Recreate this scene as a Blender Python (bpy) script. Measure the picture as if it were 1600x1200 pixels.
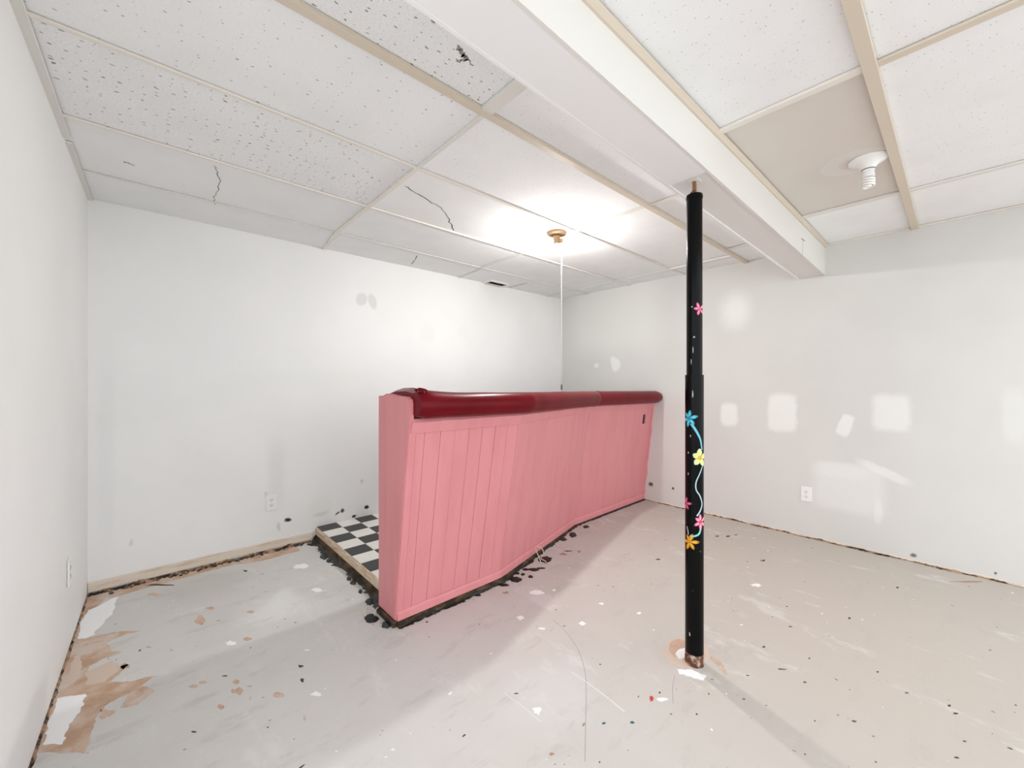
import bpy, bmesh, math, random
from mathutils import Vector, Matrix, noise

random.seed(7)
for o in list(bpy.data.objects):
    bpy.data.objects.remove(o)
scene = bpy.context.scene
COL = scene.collection

# ------------------------------------------------------------------ camera
F_PX = 632.0                      # focal length in pixels of the 1600 px wide frame
EYE = 1.21
CA, SA = 0.7417, 0.6708           # room axes against the view direction
cam_d = bpy.data.cameras.new('camera')
cam_d.sensor_width = 36.0
cam_d.lens = F_PX / 1600 * 36.0
cam_d.clip_start = 0.02
cam = bpy.data.objects.new('camera', cam_d)
COL.objects.link(cam)
cam.location = (0, 0, EYE)
cam.rotation_euler = (math.pi / 2, 0, -math.atan2(SA, CA))
scene.camera = cam

# ------------------------------------------------------------------ light, exposure
SKY = 2.2
BULB = 1600.0
world = bpy.data.worlds.new('world')
scene.world = world
world.use_nodes = True
wn = world.node_tree.nodes
wn['Background'].inputs['Color'].default_value = (0.945, 0.985, 1.03, 1)
wn['Background'].inputs['Strength'].default_value = SKY
vs = scene.view_settings
vs.view_transform = 'Standard'
vs.look = 'None'
vs.gamma = 1.0
vs.use_curve_mapping = False
vs.exposure = 0.08

# ------------------------------------------------------------------ dimensions of the room
H = 2.272            # ceiling grid
BACK = 3.362         # back wall plane (y)
RIGHT = 3.872        # right wall plane (x)
def left_x(y):       # the left wall is a touch out of square
    return -0.250 - 0.0175 * (BACK - y)
REAR = -5.0
WEST = -5.0
SOUTH = -1.0       # the modelled corner of the basement is open behind the camera

# ------------------------------------------------------------------ helpers
def srgb(r, g, b):
    def f(c):
        c /= 255.0
        return c / 12.92 if c <= 0.04045 else ((c + 0.055) / 1.055) ** 2.4
    return (f(r), f(g), f(b), 1.0)

def link(o, parent=None):
    COL.objects.link(o)
    if parent is not None:
        o.parent = parent
    return o

def obj(name, bm, mats, parent=None, smooth=False, sharp=None):
    me = bpy.data.meshes.new(name)
    bmesh.ops.recalc_face_normals(bm, faces=bm.faces)
    bm.to_mesh(me)
    bm.free()
    if not isinstance(mats, (list, tuple)):
        mats = [mats]
    for m in mats:
        me.materials.append(m)
    if smooth:
        me.shade_smooth()
        if sharp:
            me.set_sharp_from_angle(angle=math.radians(sharp))
    return link(bpy.data.objects.new(name, me), parent)

def obj_data(name, me, parent=None, loc=(0, 0, 0)):
    o = bpy.data.objects.new(name, me)
    o.location = loc
    return link(o, parent)

def tag(o, label, cat, group=None, kind=None):
    o['label'] = label
    o['category'] = cat
    if group:
        o['group'] = group
    if kind:
        o['kind'] = kind
    return o

def thing(name, label, cat, loc=(0, 0, 0), rotz=0.0, group=None):
    o = bpy.data.objects.new(name, None)
    o.empty_display_size = 0.1
    o.location = loc
    o.rotation_euler = (0, 0, rotz)
    link(o)
    return tag(o, label, cat, group)

def box(bm, x0, x1, y0, y1, z0, z1, bevel=0.0, mat=0):
    vs_ = [bm.verts.new((x, y, z)) for z in (z0, z1) for y in (y0, y1) for x in (x0, x1)]
    fs = [(0, 2, 3, 1), (4, 5, 7, 6), (0, 1, 5, 4), (2, 6, 7, 3), (0, 4, 6, 2), (1, 3, 7, 5)]
    faces = [bm.faces.new([vs_[i] for i in f]) for f in fs]
    for f in faces:
        f.material_index = mat
    if bevel:
        es = list({e for f in faces for e in f.edges})
        bmesh.ops.bevel(bm, geom=es, offset=bevel, segments=1, affect='EDGES', profile=0.5)
    return faces

def prism(bm, pts, axis_vec, mat=0):
    """closed prism from a list of 3D points pushed along axis_vec"""
    a = [bm.verts.new(p) for p in pts]
    b = [bm.verts.new(Vector(p) + Vector(axis_vec)) for p in pts]
    n = len(pts)
    fs = [bm.faces.new(a), bm.faces.new(list(reversed(b)))]
    for i in range(n):
        fs.append(bm.faces.new((a[i], a[(i + 1) % n], b[(i + 1) % n], b[i])))
    for f in fs:
        f.material_index = mat
    return fs

def lathe(bm, prof, seg=28, center=(0, 0, 0), mat=0, caps=True):
    cx, cy, cz = center
    rings = []
    for r, z in prof:
        rings.append([bm.verts.new((cx + r * math.cos(2 * math.pi * k / seg), cy + r * math.sin(2 * math.pi * k / seg), cz + z)) for k in range(seg)])
    for a, b in zip(rings, rings[1:]):
        for k in range(seg):
            f = bm.faces.new((a[k], a[(k + 1) % seg], b[(k + 1) % seg], b[k]))
            f.material_index = mat
    if caps:
        for r in (rings[0], rings[-1]):
            f = bm.faces.new(r)
            f.material_index = mat

def tube(bm, pts, r, seg=8, mat=0):
    pts = [Vector(p) for p in pts]
    rings = []
    for i, p in enumerate(pts):
        t = (pts[min(i + 1, len(pts) - 1)] - pts[max(i - 1, 0)]).normalized()
        up = Vector((0, 0, 1)) if abs(t.z) < 0.9 else Vector((1, 0, 0))
        u = t.cross(up).normalized()
        v = t.cross(u).normalized()
        rr = r[i] if isinstance(r, (list, tuple)) else r
        rings.append([bm.verts.new(p + u * rr * math.cos(2 * math.pi * k / seg) + v * rr * math.sin(2 * math.pi * k / seg)) for k in range(seg)])
    for a, b in zip(rings, rings[1:]):
        for k in range(seg):
            bm.faces.new((a[k], a[(k + 1) % seg], b[(k + 1) % seg], b[k])).material_index = mat
    bm.faces.new(rings[0]).material_index = mat
    bm.faces.new(rings[-1]).material_index = mat

def catmull(pts, n=8):
    P = [Vector(p) for p in pts]
    P = [2 * P[0] - P[1]] + P + [2 * P[-1] - P[-2]]
    out = []
    for i in range(1, len(P) - 2):
        for k in range(n):
            t = k / n
            a, b, c, d = P[i - 1], P[i], P[i + 1], P[i + 2]
            out.append(0.5 * ((2 * b) + (c - a) * t + (2 * a - 5 * b + 4 * c - d) * t * t + (3 * b - a - 3 * c + d) * t ** 3))
    out.append(P[-2])
    return out

# surveyed spots: a sight line from the eye meets one of the room's planes
def ray(px, py):
    X = (px - 800) / F_PX
    V = -(py - 600) / F_PX
    return Vector((CA * X + SA, -SA * X + CA, V))
def on_floor(px, py, z=0.0):
    d = ray(px, py)
    t = (z - EYE) / d.z
    return (d.x * t, d.y * t)
def on_back(px, py):
    d = ray(px, py)
    t = BACK / d.y
    return (d.x * t, EYE + d.z * t)
def on_right(px, py):
    d = ray(px, py)
    t = RIGHT / d.x
    return (d.y * t, EYE + d.z * t)
def on_ceiling(px, py, z=H):
    d = ray(px, py)
    t = (z - EYE) / d.z
    return (d.x * t, d.y * t)

# ------------------------------------------------------------------ materials
def new_mat(name, color, rough=0.5, metal=0.0, spec=0.5):
    m = bpy.data.materials.new(name)
    m.use_nodes = True
    b = m.node_tree.nodes['Principled BSDF']
    b.inputs['Base Color'].default_value = color
    b.inputs['Roughness'].default_value = rough
    b.inputs['Metallic'].default_value = metal
    b.inputs['Specular IOR Level'].default_value = spec
    return m

class NT:
    """small node-building helper around one material"""
    def __init__(self, m):
        self.m = m
        self.t = m.node_tree
        self.b = self.t.nodes['Principled BSDF']
        self.co = self.n('ShaderNodeTexCoord').outputs['Object']
    def n(self, typ, **kw):
        x = self.t.nodes.new(typ)
        for k, v in kw.items():
            setattr(x, k, v)
        return x
    def put(self, sock, val):
        if hasattr(val, 'is_linked') or isinstance(val, bpy.types.NodeSocket):
            self.t.links.new(val, sock)
        else:
            sock.default_value = val
    def math(self, op, a, b=None, clamp=False):
        x = self.n('ShaderNodeMath', operation=op, use_clamp=clamp)
        self.put(x.inputs[0], a)
        if b is not None:
            self.put(x.inputs[1], b)
        return x.outputs[0]
    def vmath(self, op, a, b=None):
        x = self.n('ShaderNodeVectorMath', operation=op)
        self.put(x.inputs[0], a)
        if b is not None:
            self.put(x.inputs[1], b)
        return x.outputs[0]
    def noise(self, scale, detail=3.0, rough=0.5, co=None, out='Fac'):
        x = self.n('ShaderNodeTexNoise')
        self.put(x.inputs['Vector'], co if co is not None else self.co)
        x.inputs['Scale'].default_value = scale
        x.inputs['Detail'].default_value = detail
        x.inputs['Roughness'].default_value = rough
        return x.outputs[out]
    def ramp(self, fac, lo, hi, smooth=True):
        x = self.n('ShaderNodeMapRange')
        x.interpolation_type = 'SMOOTHSTEP' if smooth else 'LINEAR'
        self.put(x.inputs['Value'], fac)
        x.inputs['From Min'].default_value = lo
        x.inputs['From Max'].default_value = hi
        return x.outputs['Result']
    def mix(self, fac, a, b):
        x = self.n('ShaderNodeMix', data_type='RGBA')
        self.put(x.inputs[0], fac)
        self.put(x.inputs[6], a)
        self.put(x.inputs[7], b)
        return x.outputs[2]
    def warp(self, scale, amt):
        nz = self.noise(scale, 3.0, 0.6, out='Color')
        c = self.vmath('SUBTRACT', nz, (0.5, 0.5, 0.5))
        s = self.n('ShaderNodeVectorMath', operation='SCALE')
        self.put(s.inputs[0], c)
        s.inputs['Scale'].default_value = amt
        return self.vmath('ADD', self.co, s.outputs[0])
    def patch(self, base, co, plane, cu, cv, hu, hv, color, amount=1.0, soft=0.3, rot=0.0, power=2.0):
        """mix a soft superellipse of another colour over base"""
        sx = self.n('ShaderNodeSeparateXYZ')
        self.put(sx.inputs[0], co)
        iu, iv = {'xz': (0, 2), 'yz': (1, 2), 'xy': (0, 1)}[plane]
        u = self.math('SUBTRACT', sx.outputs[iu], cu)
        v = self.math('SUBTRACT', sx.outputs[iv], cv)
        if rot:
            c, s = math.cos(rot), math.sin(rot)
            u2 = self.math('ADD', self.math('MULTIPLY', u, c), self.math('MULTIPLY', v, s))
            v2 = self.math('SUBTRACT', self.math('MULTIPLY', v, c), self.math('MULTIPLY', u, s))
            u, v = u2, v2
        u = self.math('POWER', self.math('ABSOLUTE', self.math('MULTIPLY', u, 1.0 / hu)), power)
        v = self.math('POWER', self.math('ABSOLUTE', self.math('MULTIPLY', v, 1.0 / hv)), power)
        d = self.math('POWER', self.math('ADD', u, v), 1.0 / power)
        f = self.ramp(d, 1.0 + soft, 1.0 - soft)
        f = self.math('MULTIPLY', f, amount)
        return self.mix(f, base, color)
    def bump(self, h, strength=0.2, dist=0.002):
        x = self.n('ShaderNodeBump')
        x.inputs['Strength'].default_value = strength
        x.inputs['Distance'].default_value = dist
        self.put(x.inputs['Height'], h)
        self.t.links.new(x.outputs[0], self.b.inputs['Normal'])
    def color(self, c):
        self.put(self.b.inputs['Base Color'], c)

def wall_material(name, base, low, plane, patches, rough=0.55):
    m = new_mat(name, base, rough, spec=0.3)
    N = NT(m)
    c = N.mix(N.ramp(N.noise(1.3, 4.0, 0.55), 0.35, 0.72), base, low)
    w = N.warp(14.0, 0.03)
    for p in patches:
        c = N.patch(c, w, plane, *p[:5], **p[5])
    N.color(c)
    N.bump(N.noise(90.0, 3.0, 0.6), 0.06, 0.001)
    return m

BRIGHT = srgb(236, 237, 233)
SCUFF = srgb(214, 214, 214)
MOULD = srgb(22, 23, 24)

def back_patch(px, py, wpx, hpx, color, **kw):
    (u, v) = on_back(px, py)
    (u0, v0), (u1, v1) = on_back(px - wpx / 2, py), on_back(px + wpx / 2, py)
    h = abs(on_back(px, py - hpx / 2)[1] - on_back(px, py + hpx / 2)[1]) / 2
    return (u, v, abs(u1 - u0) / 2, h, color, kw)
def right_patch(px, py, wpx, hpx, color, **kw):
    (u, v) = on_right(px, py)
    (u0, v0), (u1, v1) = on_right(px - wpx / 2, py), on_right(px + wpx / 2, py)
    h = abs(on_right(px, py - hpx / 2)[1] - on_right(px, py + hpx / 2)[1]) / 2
    return (u, v, abs(u1 - u0) / 2, h, color, kw)

back_marks = [
    back_patch(280, 635, 190, 26, BRIGHT, amount=0.55, soft=0.8, rot=0.18),
    back_patch(470, 590, 230, 28, BRIGHT, amount=0.6, soft=0.8, rot=0.06),
    back_patch(640, 480, 120, 70, BRIGHT, amount=0.5, soft=0.6),
    back_patch(565, 468, 16, 20, SCUFF, amount=0.75, soft=0.25, rot=-0.5),
    back_patch(582, 471, 13, 24, SCUFF, amount=0.75, soft=0.25, rot=0.3),
    back_patch(432, 740, 26, 90, SCUFF, amount=0.3, soft=0.6, power=4.0),
    back_patch(415, 772, 6, 8, SCUFF, amount=0.8, soft=0.5),
    back_patch(500, 792, 36, 34, BRIGHT, amount=0.8, soft=0.4),
    back_patch(502, 803, 22, 6, SCUFF, amount=0.7, soft=0.7),
    back_patch(435, 823, 6, 13, SCUFF, amount=0.85, soft=0.4, rot=0.2),
    back_patch(450, 813, 12, 6, MOULD, amount=0.97, soft=0.4, rot=-0.1),
    back_patch(535, 798, 6, 6, MOULD, amount=0.95, soft=0.5),
    back_patch(527, 802, 8, 3, MOULD, amount=0.9, soft=0.5, rot=0.6),
    back_patch(573, 793, 7, 5, MOULD, amount=0.97, soft=0.3),
    back_patch(553, 806, 6, 5, MOULD, amount=0.95, soft=0.3),
    back_patch(566, 752, 5, 5, SCUFF, amount=1.0, soft=0.5),
    back_patch(204, 848, 6, 10, SCUFF, amount=0.7, soft=0.5),
    back_patch(668, 520, 22, 30, BRIGHT, amount=0.8, soft=0.5),
    back_patch(725, 518, 16, 22, BRIGHT, amount=0.8, soft=0.5),
    back_patch(165, 700, 26, 300, SCUFF, amount=0.16, soft=0.6, power=4.0),
]
right_marks = [
    right_patch(955, 490, 130, 120, BRIGHT, amount=0.5, soft=0.35, power=5.0),
    right_patch(962, 570, 14, 20, BRIGHT, amount=1.0, soft=0.3),
    right_patch(958, 562, 8, 10, BRIGHT, amount=1.0, soft=0.4),
    right_patch(932, 571, 7, 7, BRIGHT, amount=0.9, soft=0.4),
    right_patch(1149, 485, 42, 52, BRIGHT, amount=0.85, soft=0.7),  # soft glow on the wall painted in as a lighter spot
    right_patch(1139, 648, 26, 34, BRIGHT, amount=0.95, soft=0.25, power=4.0),
    right_patch(1222, 645, 44, 58, BRIGHT, amount=0.85, soft=0.2, power=6.0),
    right_patch(1320, 665, 21, 34, BRIGHT, amount=0.8, soft=0.18, rot=0.3, power=4.0),
    right_patch(1392, 645, 58, 56, BRIGHT, amount=0.7, soft=0.25, power=5.0),
    right_patch(1585, 650, 40, 80, BRIGHT, amount=0.35, soft=0.4, power=4.0),
    right_patch(1325, 763, 108, 74, BRIGHT, amount=0.45, soft=0.22, power=6.0),
    right_patch(1312, 735, 82, 24, BRIGHT, amount=0.3, soft=0.3, power=4.0),
    right_patch(1380, 737, 84, 13, BRIGHT, amount=0.6, soft=0.35, rot=0.42, power=3.0),
    right_patch(1372, 800, 12, 34, BRIGHT, amount=0.5, soft=0.4, power=3.0),
    right_patch(1017, 757, 6, 6, MOULD, amount=0.9, soft=0.5),
    right_patch(1051, 763, 4, 4, MOULD, amount=0.9, soft=0.5),
    right_patch(1427, 868, 11, 6, MOULD, amount=0.75, soft=0.5),
    right_patch(1315, 850, 60, 5, SCUFF, amount=0.5, soft=0.6, rot=-0.23),
    right_patch(1555, 896, 5, 5, MOULD, amount=0.8, soft=0.5),
]
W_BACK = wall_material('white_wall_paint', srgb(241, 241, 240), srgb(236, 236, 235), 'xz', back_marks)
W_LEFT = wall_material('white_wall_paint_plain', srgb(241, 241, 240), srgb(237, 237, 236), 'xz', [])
W_RIGHT = wall_material('bulb_tinted_wall_paint', srgb(217, 216, 212), srgb(212, 211, 207), 'yz', right_marks)  # right wall colour lowered against strong light and warmed for the bulb

# floor: worn pale grey paint
M_FLOOR = new_mat('worn_grey_floor_paint', srgb(212, 209, 205), 0.6, spec=0.2)
N = NT(M_FLOOR)
c = N.mix(N.ramp(N.noise(1.1, 5.0, 0.6), 0.35, 0.7), srgb(211, 209, 205), srgb(204, 201, 197))
c = N.mix(N.math('MULTIPLY', N.ramp(N.noise(7.0, 5.0, 0.65), 0.56, 0.72), 0.45), c, srgb(220, 217, 213))
wf = N.warp(5.0, 0.22)
sxy = N.n('ShaderNodeSeparateXYZ')      # tanner floor colour to the right and near, darkened to offset strong light
N.put(sxy.inputs[0], wf)
side = N.math('SUBTRACT', N.math('MULTIPLY', sxy.outputs[0], 0.75), N.math('MULTIPLY', sxy.outputs[1], 0.65))
c = N.mix(N.math('MULTIPLY', N.ramp(side, -0.7, 1.9), 0.9), c, srgb(190, 182, 172))
for (px, py, wpx, hpx, col, am, so) in [
        (855, 1085, 150, 90, srgb(214, 214, 212), 0.6, 0.5), (1290, 985, 500, 120, srgb(199, 188, 178), 0.5, 0.7),
        (430, 955, 80, 40, srgb(228, 227, 225), 0.7, 0.7), (330, 915, 120, 40, srgb(196, 192, 186), 0.6, 0.6),
        (1180, 880, 200, 60, srgb(197, 186, 176), 0.5, 0.7), (440, 935, 50, 30, srgb(230, 229, 227), 0.6, 0.6)]:
    (x, y) = on_floor(px, py)
    (x0, y0), (x1, y1) = on_floor(px - wpx / 2, py), on_floor(px + wpx / 2, py)
    hu = math.dist((x0, y0), (x1, y1)) / 2
    hv = math.dist(on_floor(px, py - hpx / 2), on_floor(px, py + hpx / 2)) / 2
    c = N.patch(c, wf, 'xy', x, y, hu, hv, col, amount=am, soft=so, rot=-math.atan2(SA, CA) + math.pi / 2 - 0.83)
sm = N.noise(5.0, 6.0, 0.7, co=N.vmath('MULTIPLY', N.co, (0.55, 1.6, 1.0)))
c = N.mix(N.math('MULTIPLY', N.ramp(sm, 0.54, 0.66), 0.4), c, srgb(186, 180, 172))
sm2 = N.noise(3.4, 6.0, 0.72, co=N.vmath('MULTIPLY', N.co, (1.5, 0.6, 1.0)))
c = N.mix(N.math('MULTIPLY', N.ramp(sm2, 0.56, 0.66), 0.45), c, srgb(222, 220, 216))
vor = N.n('ShaderNodeTexVoronoi')
vor.inputs['Scale'].default_value = 9.0
N.put(vor.inputs['Vector'], N.warp(30.0, 0.03))
sx = N.n('ShaderNodeSeparateColor')
N.put(sx.inputs[0], vor.outputs['Color'])
spot = N.math('LESS_THAN', vor.outputs['Distance'], N.math('MULTIPLY', N.math('POWER', sx.outputs[0], 3.0), 0.07))
c = N.mix(N.math('MULTIPLY', spot, 0.6), c, srgb(120, 105, 92))
N.color(c)
N.put(N.b.inputs['Roughness'], N.math('ADD', N.math('MULTIPLY', N.noise(6.0), 0.2), 0.55))
N.bump(N.noise(25.0, 5.0, 0.6), 0.1, 0.002)

def tile_mat(name, base, dens, dark, scale=30.0, rough_amt=0.15):
    m = new_mat(name, base, 0.85, spec=0.15)
    N = NT(m)
    info = N.n('ShaderNodeObjectInfo')
    off = N.n('ShaderNodeVectorMath', operation='SCALE')
    N.put(off.inputs[0], (13.7, 7.1, 0.0))
    N.t.links.new(info.outputs['Random'], off.inputs['Scale'])
    co = N.vmath('ADD', N.co, off.outputs[0])
    nz = N.noise(11.0, 2.0, 0.5, co=co, out='Color')
    sc = N.n('ShaderNodeVectorMath', operation='SCALE')
    N.put(sc.inputs[0], nz)
    sc.inputs['Scale'].default_value = 0.05
    co2 = N.vmath('ADD', co, sc.outputs[0])
    st = N.vmath('MULTIPLY', co2, (0.55, 1.0, 0.0))
    c = base
    c = N.mix(N.ramp(N.noise(3.0, 4.0, 0.6, co=co), 0.4, 0.7), base, tuple(list(x * 0.965 for x in base[:3]) + [1]))
    if dens > 0:
        v = N.n('ShaderNodeTexVoronoi')
        v.voronoi_dimensions = '2D'
        v.inputs['Scale'].default_value = scale
        N.put(v.inputs['Vector'], st)
        s = N.n('ShaderNodeSeparateColor')
        N.put(s.inputs[0], v.outputs['Color'])
        thr = N.math('MULTIPLY', N.math('POWER', s.outputs[0], 2.2), 0.17 * dens)
        f = N.math('LESS_THAN', v.outputs['Distance'], thr)
        c = N.mix(N.math('MULTIPLY', f, 0.85), c, dark)
        v2 = N.n('ShaderNodeTexVoronoi')
        v2.voronoi_dimensions = '2D'
        v2.inputs['Scale'].default_value = scale * 3.2
        N.put(v2.inputs['Vector'], st)
        f2 = N.math('LESS_THAN', v2.outputs['Distance'], 0.16 * dens)
        c = N.mix(N.math('MULTIPLY', f2, 0.22), c, dark)
    N.color(c)
    N.bump(N.noise(120.0, 3.0, 0.6, co=co), rough_amt, 0.001)
    return m
TILE_W = srgb(246, 247, 248)
T_DENSE = tile_mat('fissured_tile_dense', TILE_W, 0.95, srgb(128, 126, 124), 48.0)
T_MED = tile_mat('fissured_tile_sparse', TILE_W, 0.62, srgb(160, 158, 156), 40.0)
T_FINE = tile_mat('pinhole_tile', TILE_W, 0.55, srgb(176, 174, 172), 60.0)
T_PLAIN = tile_mat('painted_plain_tile', srgb(246, 247, 247), 0.0, srgb(120, 118, 116))
T_BEIGE = tile_mat('beige_board_panel', srgb(221, 215, 208), 0.0, srgb(150, 140, 130))
M_GRID_W = new_mat('white_grid_paint', srgb(228, 226, 221), 0.45)
M_GRID_B = new_mat('yellowed_grid_paint', srgb(217, 205, 188), 0.5)
M_GRID_C = new_mat('cream_grid_paint', srgb(236, 231, 222), 0.5)
M_PLENUM = new_mat('dark_plenum', srgb(58, 50, 44), 0.9)
M_CRACK = new_mat('dark_crack', srgb(126, 122, 118), 0.9)
M_BEAM = new_mat('cream_beam_paint', srgb(232, 230, 225), 0.5, spec=0.3)
M_BEAM_V = new_mat('off_white_beam_paint', srgb(231, 229, 226), 0.5, spec=0.3)
M_BEAM_U = new_mat('white_beam_paint', srgb(244, 244, 244), 0.5, spec=0.3)
M_CREAM = new_mat('cream_baseboard_wood', srgb(226, 214, 198), 0.6)
N = NT(M_CREAM)
N.color(N.mix(N.ramp(N.noise(9.0, 4.0, 0.6, co=N.vmath('MULTIPLY', N.co, (0.4, 1, 3))), 0.5, 0.75), srgb(228, 216, 200), srgb(200, 178, 155)))
M_DIRT = new_mat('brown_dirt', srgb(96, 74, 56), 0.95, spec=0.1)
N = NT(M_DIRT)
N.color(N.mix(N.ramp(N.noise(16.0, 5.0, 0.7), 0.40, 0.60), srgb(58, 47, 38), srgb(176, 148, 124)))
M_TAR = new_mat('black_tar', srgb(20, 20, 21), 0.45)
M_TARG = new_mat('black_green_tar', srgb(44, 50, 48), 0.5)
M_SILL = new_mat('dark_wet_timber', srgb(92, 74, 54), 0.8, spec=0.2)
N = NT(M_SILL)
N.color(N.mix(N.ramp(N.noise(10.0, 5.0, 0.7, co=N.vmath('MULTIPLY', N.co, (1, 1, 3))), 0.4, 0.65), srgb(52, 42, 33), srgb(104, 84, 62)))
M_TIMBER = new_mat('raw_pale_timber', srgb(200, 178, 152), 0.75, spec=0.2)
N = NT(M_TIMBER)
g = N.noise(14.0, 5.0, 0.6, co=N.vmath('MULTIPLY', N.co, (6, 0.7, 6)))
c = N.mix(N.ramp(g, 0.4, 0.65), srgb(224, 206, 184), srgb(196, 170, 142))
c = N.mix(N.math('MULTIPLY', N.ramp(N.noise(5.0, 4.0, 0.7), 0.6, 0.7), 0.4), c, srgb(150, 124, 98))
N.color(c)
M_PINK = new_mat('pink_gloss_paint', srgb(222, 143, 146), 0.45, spec=0.3)
N = NT(M_PINK)
c = N.mix(N.ramp(N.noise(2.2, 4.0, 0.6, co=N.vmath('MULTIPLY', N.co, (6, 6, 0.7))), 0.38, 0.68), srgb(217, 142, 145), srgb(212, 136, 139))
N.color(c)
N.bump(N.noise(60.0, 3.0, 0.6, co=N.vmath('MULTIPLY', N.co, (3, 3, 0.4))), 0.12, 0.0015)
M_PINKGAP = new_mat('dark_pink_gap', srgb(120, 60, 62), 0.9)
M_RED = new_mat('oxblood_vinyl', srgb(96, 4, 16), 0.3, spec=0.14)
N = NT(M_RED)
N.color(N.mix(N.ramp(N.noise(4.0, 3.0, 0.5), 0.35, 0.7), srgb(108, 5, 20), srgb(96, 4, 16)))
N.bump(N.noise(9.0, 2.0, 0.4), 0.08, 0.006)
M_BLACKTILE = new_mat('black_vinyl_tile', srgb(38, 38, 40), 0.4)
N = NT(M_BLACKTILE)
N.color(N.mix(N.math('MULTIPLY', N.ramp(N.noise(9.0, 4.0, 0.7), 0.6, 0.64), 0.8), srgb(38, 38, 40), srgb(150, 150, 148)))
M_WHITETILE = new_mat('white_vinyl_tile', srgb(234, 231, 225), 0.4)
N = NT(M_WHITETILE)
N.color(N.mix(N.math('MULTIPLY', N.ramp(N.noise(22.0, 3.0, 0.6), 0.66, 0.70), 0.8), srgb(234, 231, 225), srgb(120, 112, 104)))
M_POLE = new_mat('black_gloss_enamel', srgb(8, 8, 9), 0.16, spec=0.12)
N = NT(M_POLE)
fl = N.ramp(N.noise(38.0, 4.0, 0.7, co=N.vmath('MULTIPLY', N.co, (1, 1, 0.5))), 0.72, 0.75)
N.color(N.mix(fl, srgb(8, 8, 9), srgb(150, 146, 140)))
N.bump(N.noise(12.0, 2.0, 0.5), 0.04, 0.004)
M_RUST = new_mat('rusty_steel', srgb(110, 66, 40), 0.8)
N = NT(M_RUST)
N.color(N.mix(N.ramp(N.noise(30.0, 4.0, 0.7), 0.45, 0.62), srgb(94, 52, 32), srgb(190, 170, 150)))
M_BRASS = new_mat('old_brass', srgb(150, 120, 88), 0.5, metal=0.5)
M_BRONZE = new_mat('brown_bronze', srgb(146, 116, 84), 0.45, metal=0.4)
M_WHITEPL = new_mat('white_plastic', srgb(240, 240, 238), 0.35)
M_PORC = new_mat('white_porcelain', srgb(243, 243, 240), 0.25)
M_CFL = new_mat('frosted_white_tube', srgb(248, 247, 243), 0.3)
M_SLOT = new_mat('dark_slot', srgb(30, 30, 32), 0.7)
M_STRING = new_mat('white_cord', srgb(242, 241, 238), 0.6)
M_WIRE = new_mat('ivory_wire', srgb(206, 196, 178), 0.5)
M_BROWN = new_mat('bare_brown_floor', srgb(196, 160, 132), 0.7, spec=0.2)
N = NT(M_BROWN)
c = N.mix(N.ramp(N.noise(12.0, 5.0, 0.65), 0.38, 0.66), srgb(206, 180, 160), srgb(188, 156, 130))
c = N.mix(N.math('MULTIPLY', N.ramp(N.noise(5.0, 5.0, 0.7), 0.5, 0.62), 0.75), c, srgb(214, 202, 192))
N.color(c)
M_PEACH = new_mat('pale_peach_floor', srgb(213, 194, 178), 0.7, spec=0.2)
M_PLASTER = new_mat('white_plaster_smear', srgb(245, 245, 245), 0.7, spec=0.2)
M_SPECKD = new_mat('dark_speck', srgb(70, 64, 60), 0.8)
M_SPECKB = new_mat('brown_speck', srgb(170, 140, 116), 0.8)
M_TEAL = new_mat('teal_speck', srgb(28, 84, 92), 0.6)
M_REDSP = new_mat('red_speck', srgb(196, 60, 54), 0.6)

# ------------------------------------------------------------------ the setting
def struct(name, bm, mats, label, cat, smooth=False):
    return tag(obj(name, bm, mats, None, smooth), label, cat, kind='structure')

bm = bmesh.new()
box(bm, WEST, RIGHT + 4.0, REAR, BACK + 0.15, -0.12, 0.0)
FLOOR = struct('floor', bm, M_FLOOR, 'worn pale grey painted basement floor with specks and stains', 'floor')
bm = bmesh.new()
box(bm, -0.40, RIGHT + 0.15, BACK, BACK + 0.12, 0, H + 0.12)
struct('wall_back', bm, W_BACK, 'patched white wall behind the pink bar', 'wall')
bm = bmesh.new()
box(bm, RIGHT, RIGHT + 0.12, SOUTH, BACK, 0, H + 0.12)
struct('wall_right', bm, W_RIGHT, 'white wall tinted for warm bulb light, with square plaster patches behind the black pole', 'wall')
bm = bmesh.new()
yl = 1.2
prism(bm, [(left_x(BACK), BACK, 0), (left_x(yl), yl, 0), (left_x(yl) - 0.12, yl, 0), (left_x(BACK) - 0.12, BACK, 0)], (0, 0, H + 0.12))
struct('wall_left', bm, W_LEFT, 'plain white wall at the left of the photo', 'wall')
bm = bmesh.new()
box(bm, -0.9, RIGHT + 0.12, SOUTH, BACK + 0.12, H + 0.05, H + 0.12)
CEIL = struct('ceiling', bm, M_PLENUM, 'suspended ceiling of mismatched white tiles in an aged metal grid', 'ceiling')

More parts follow.
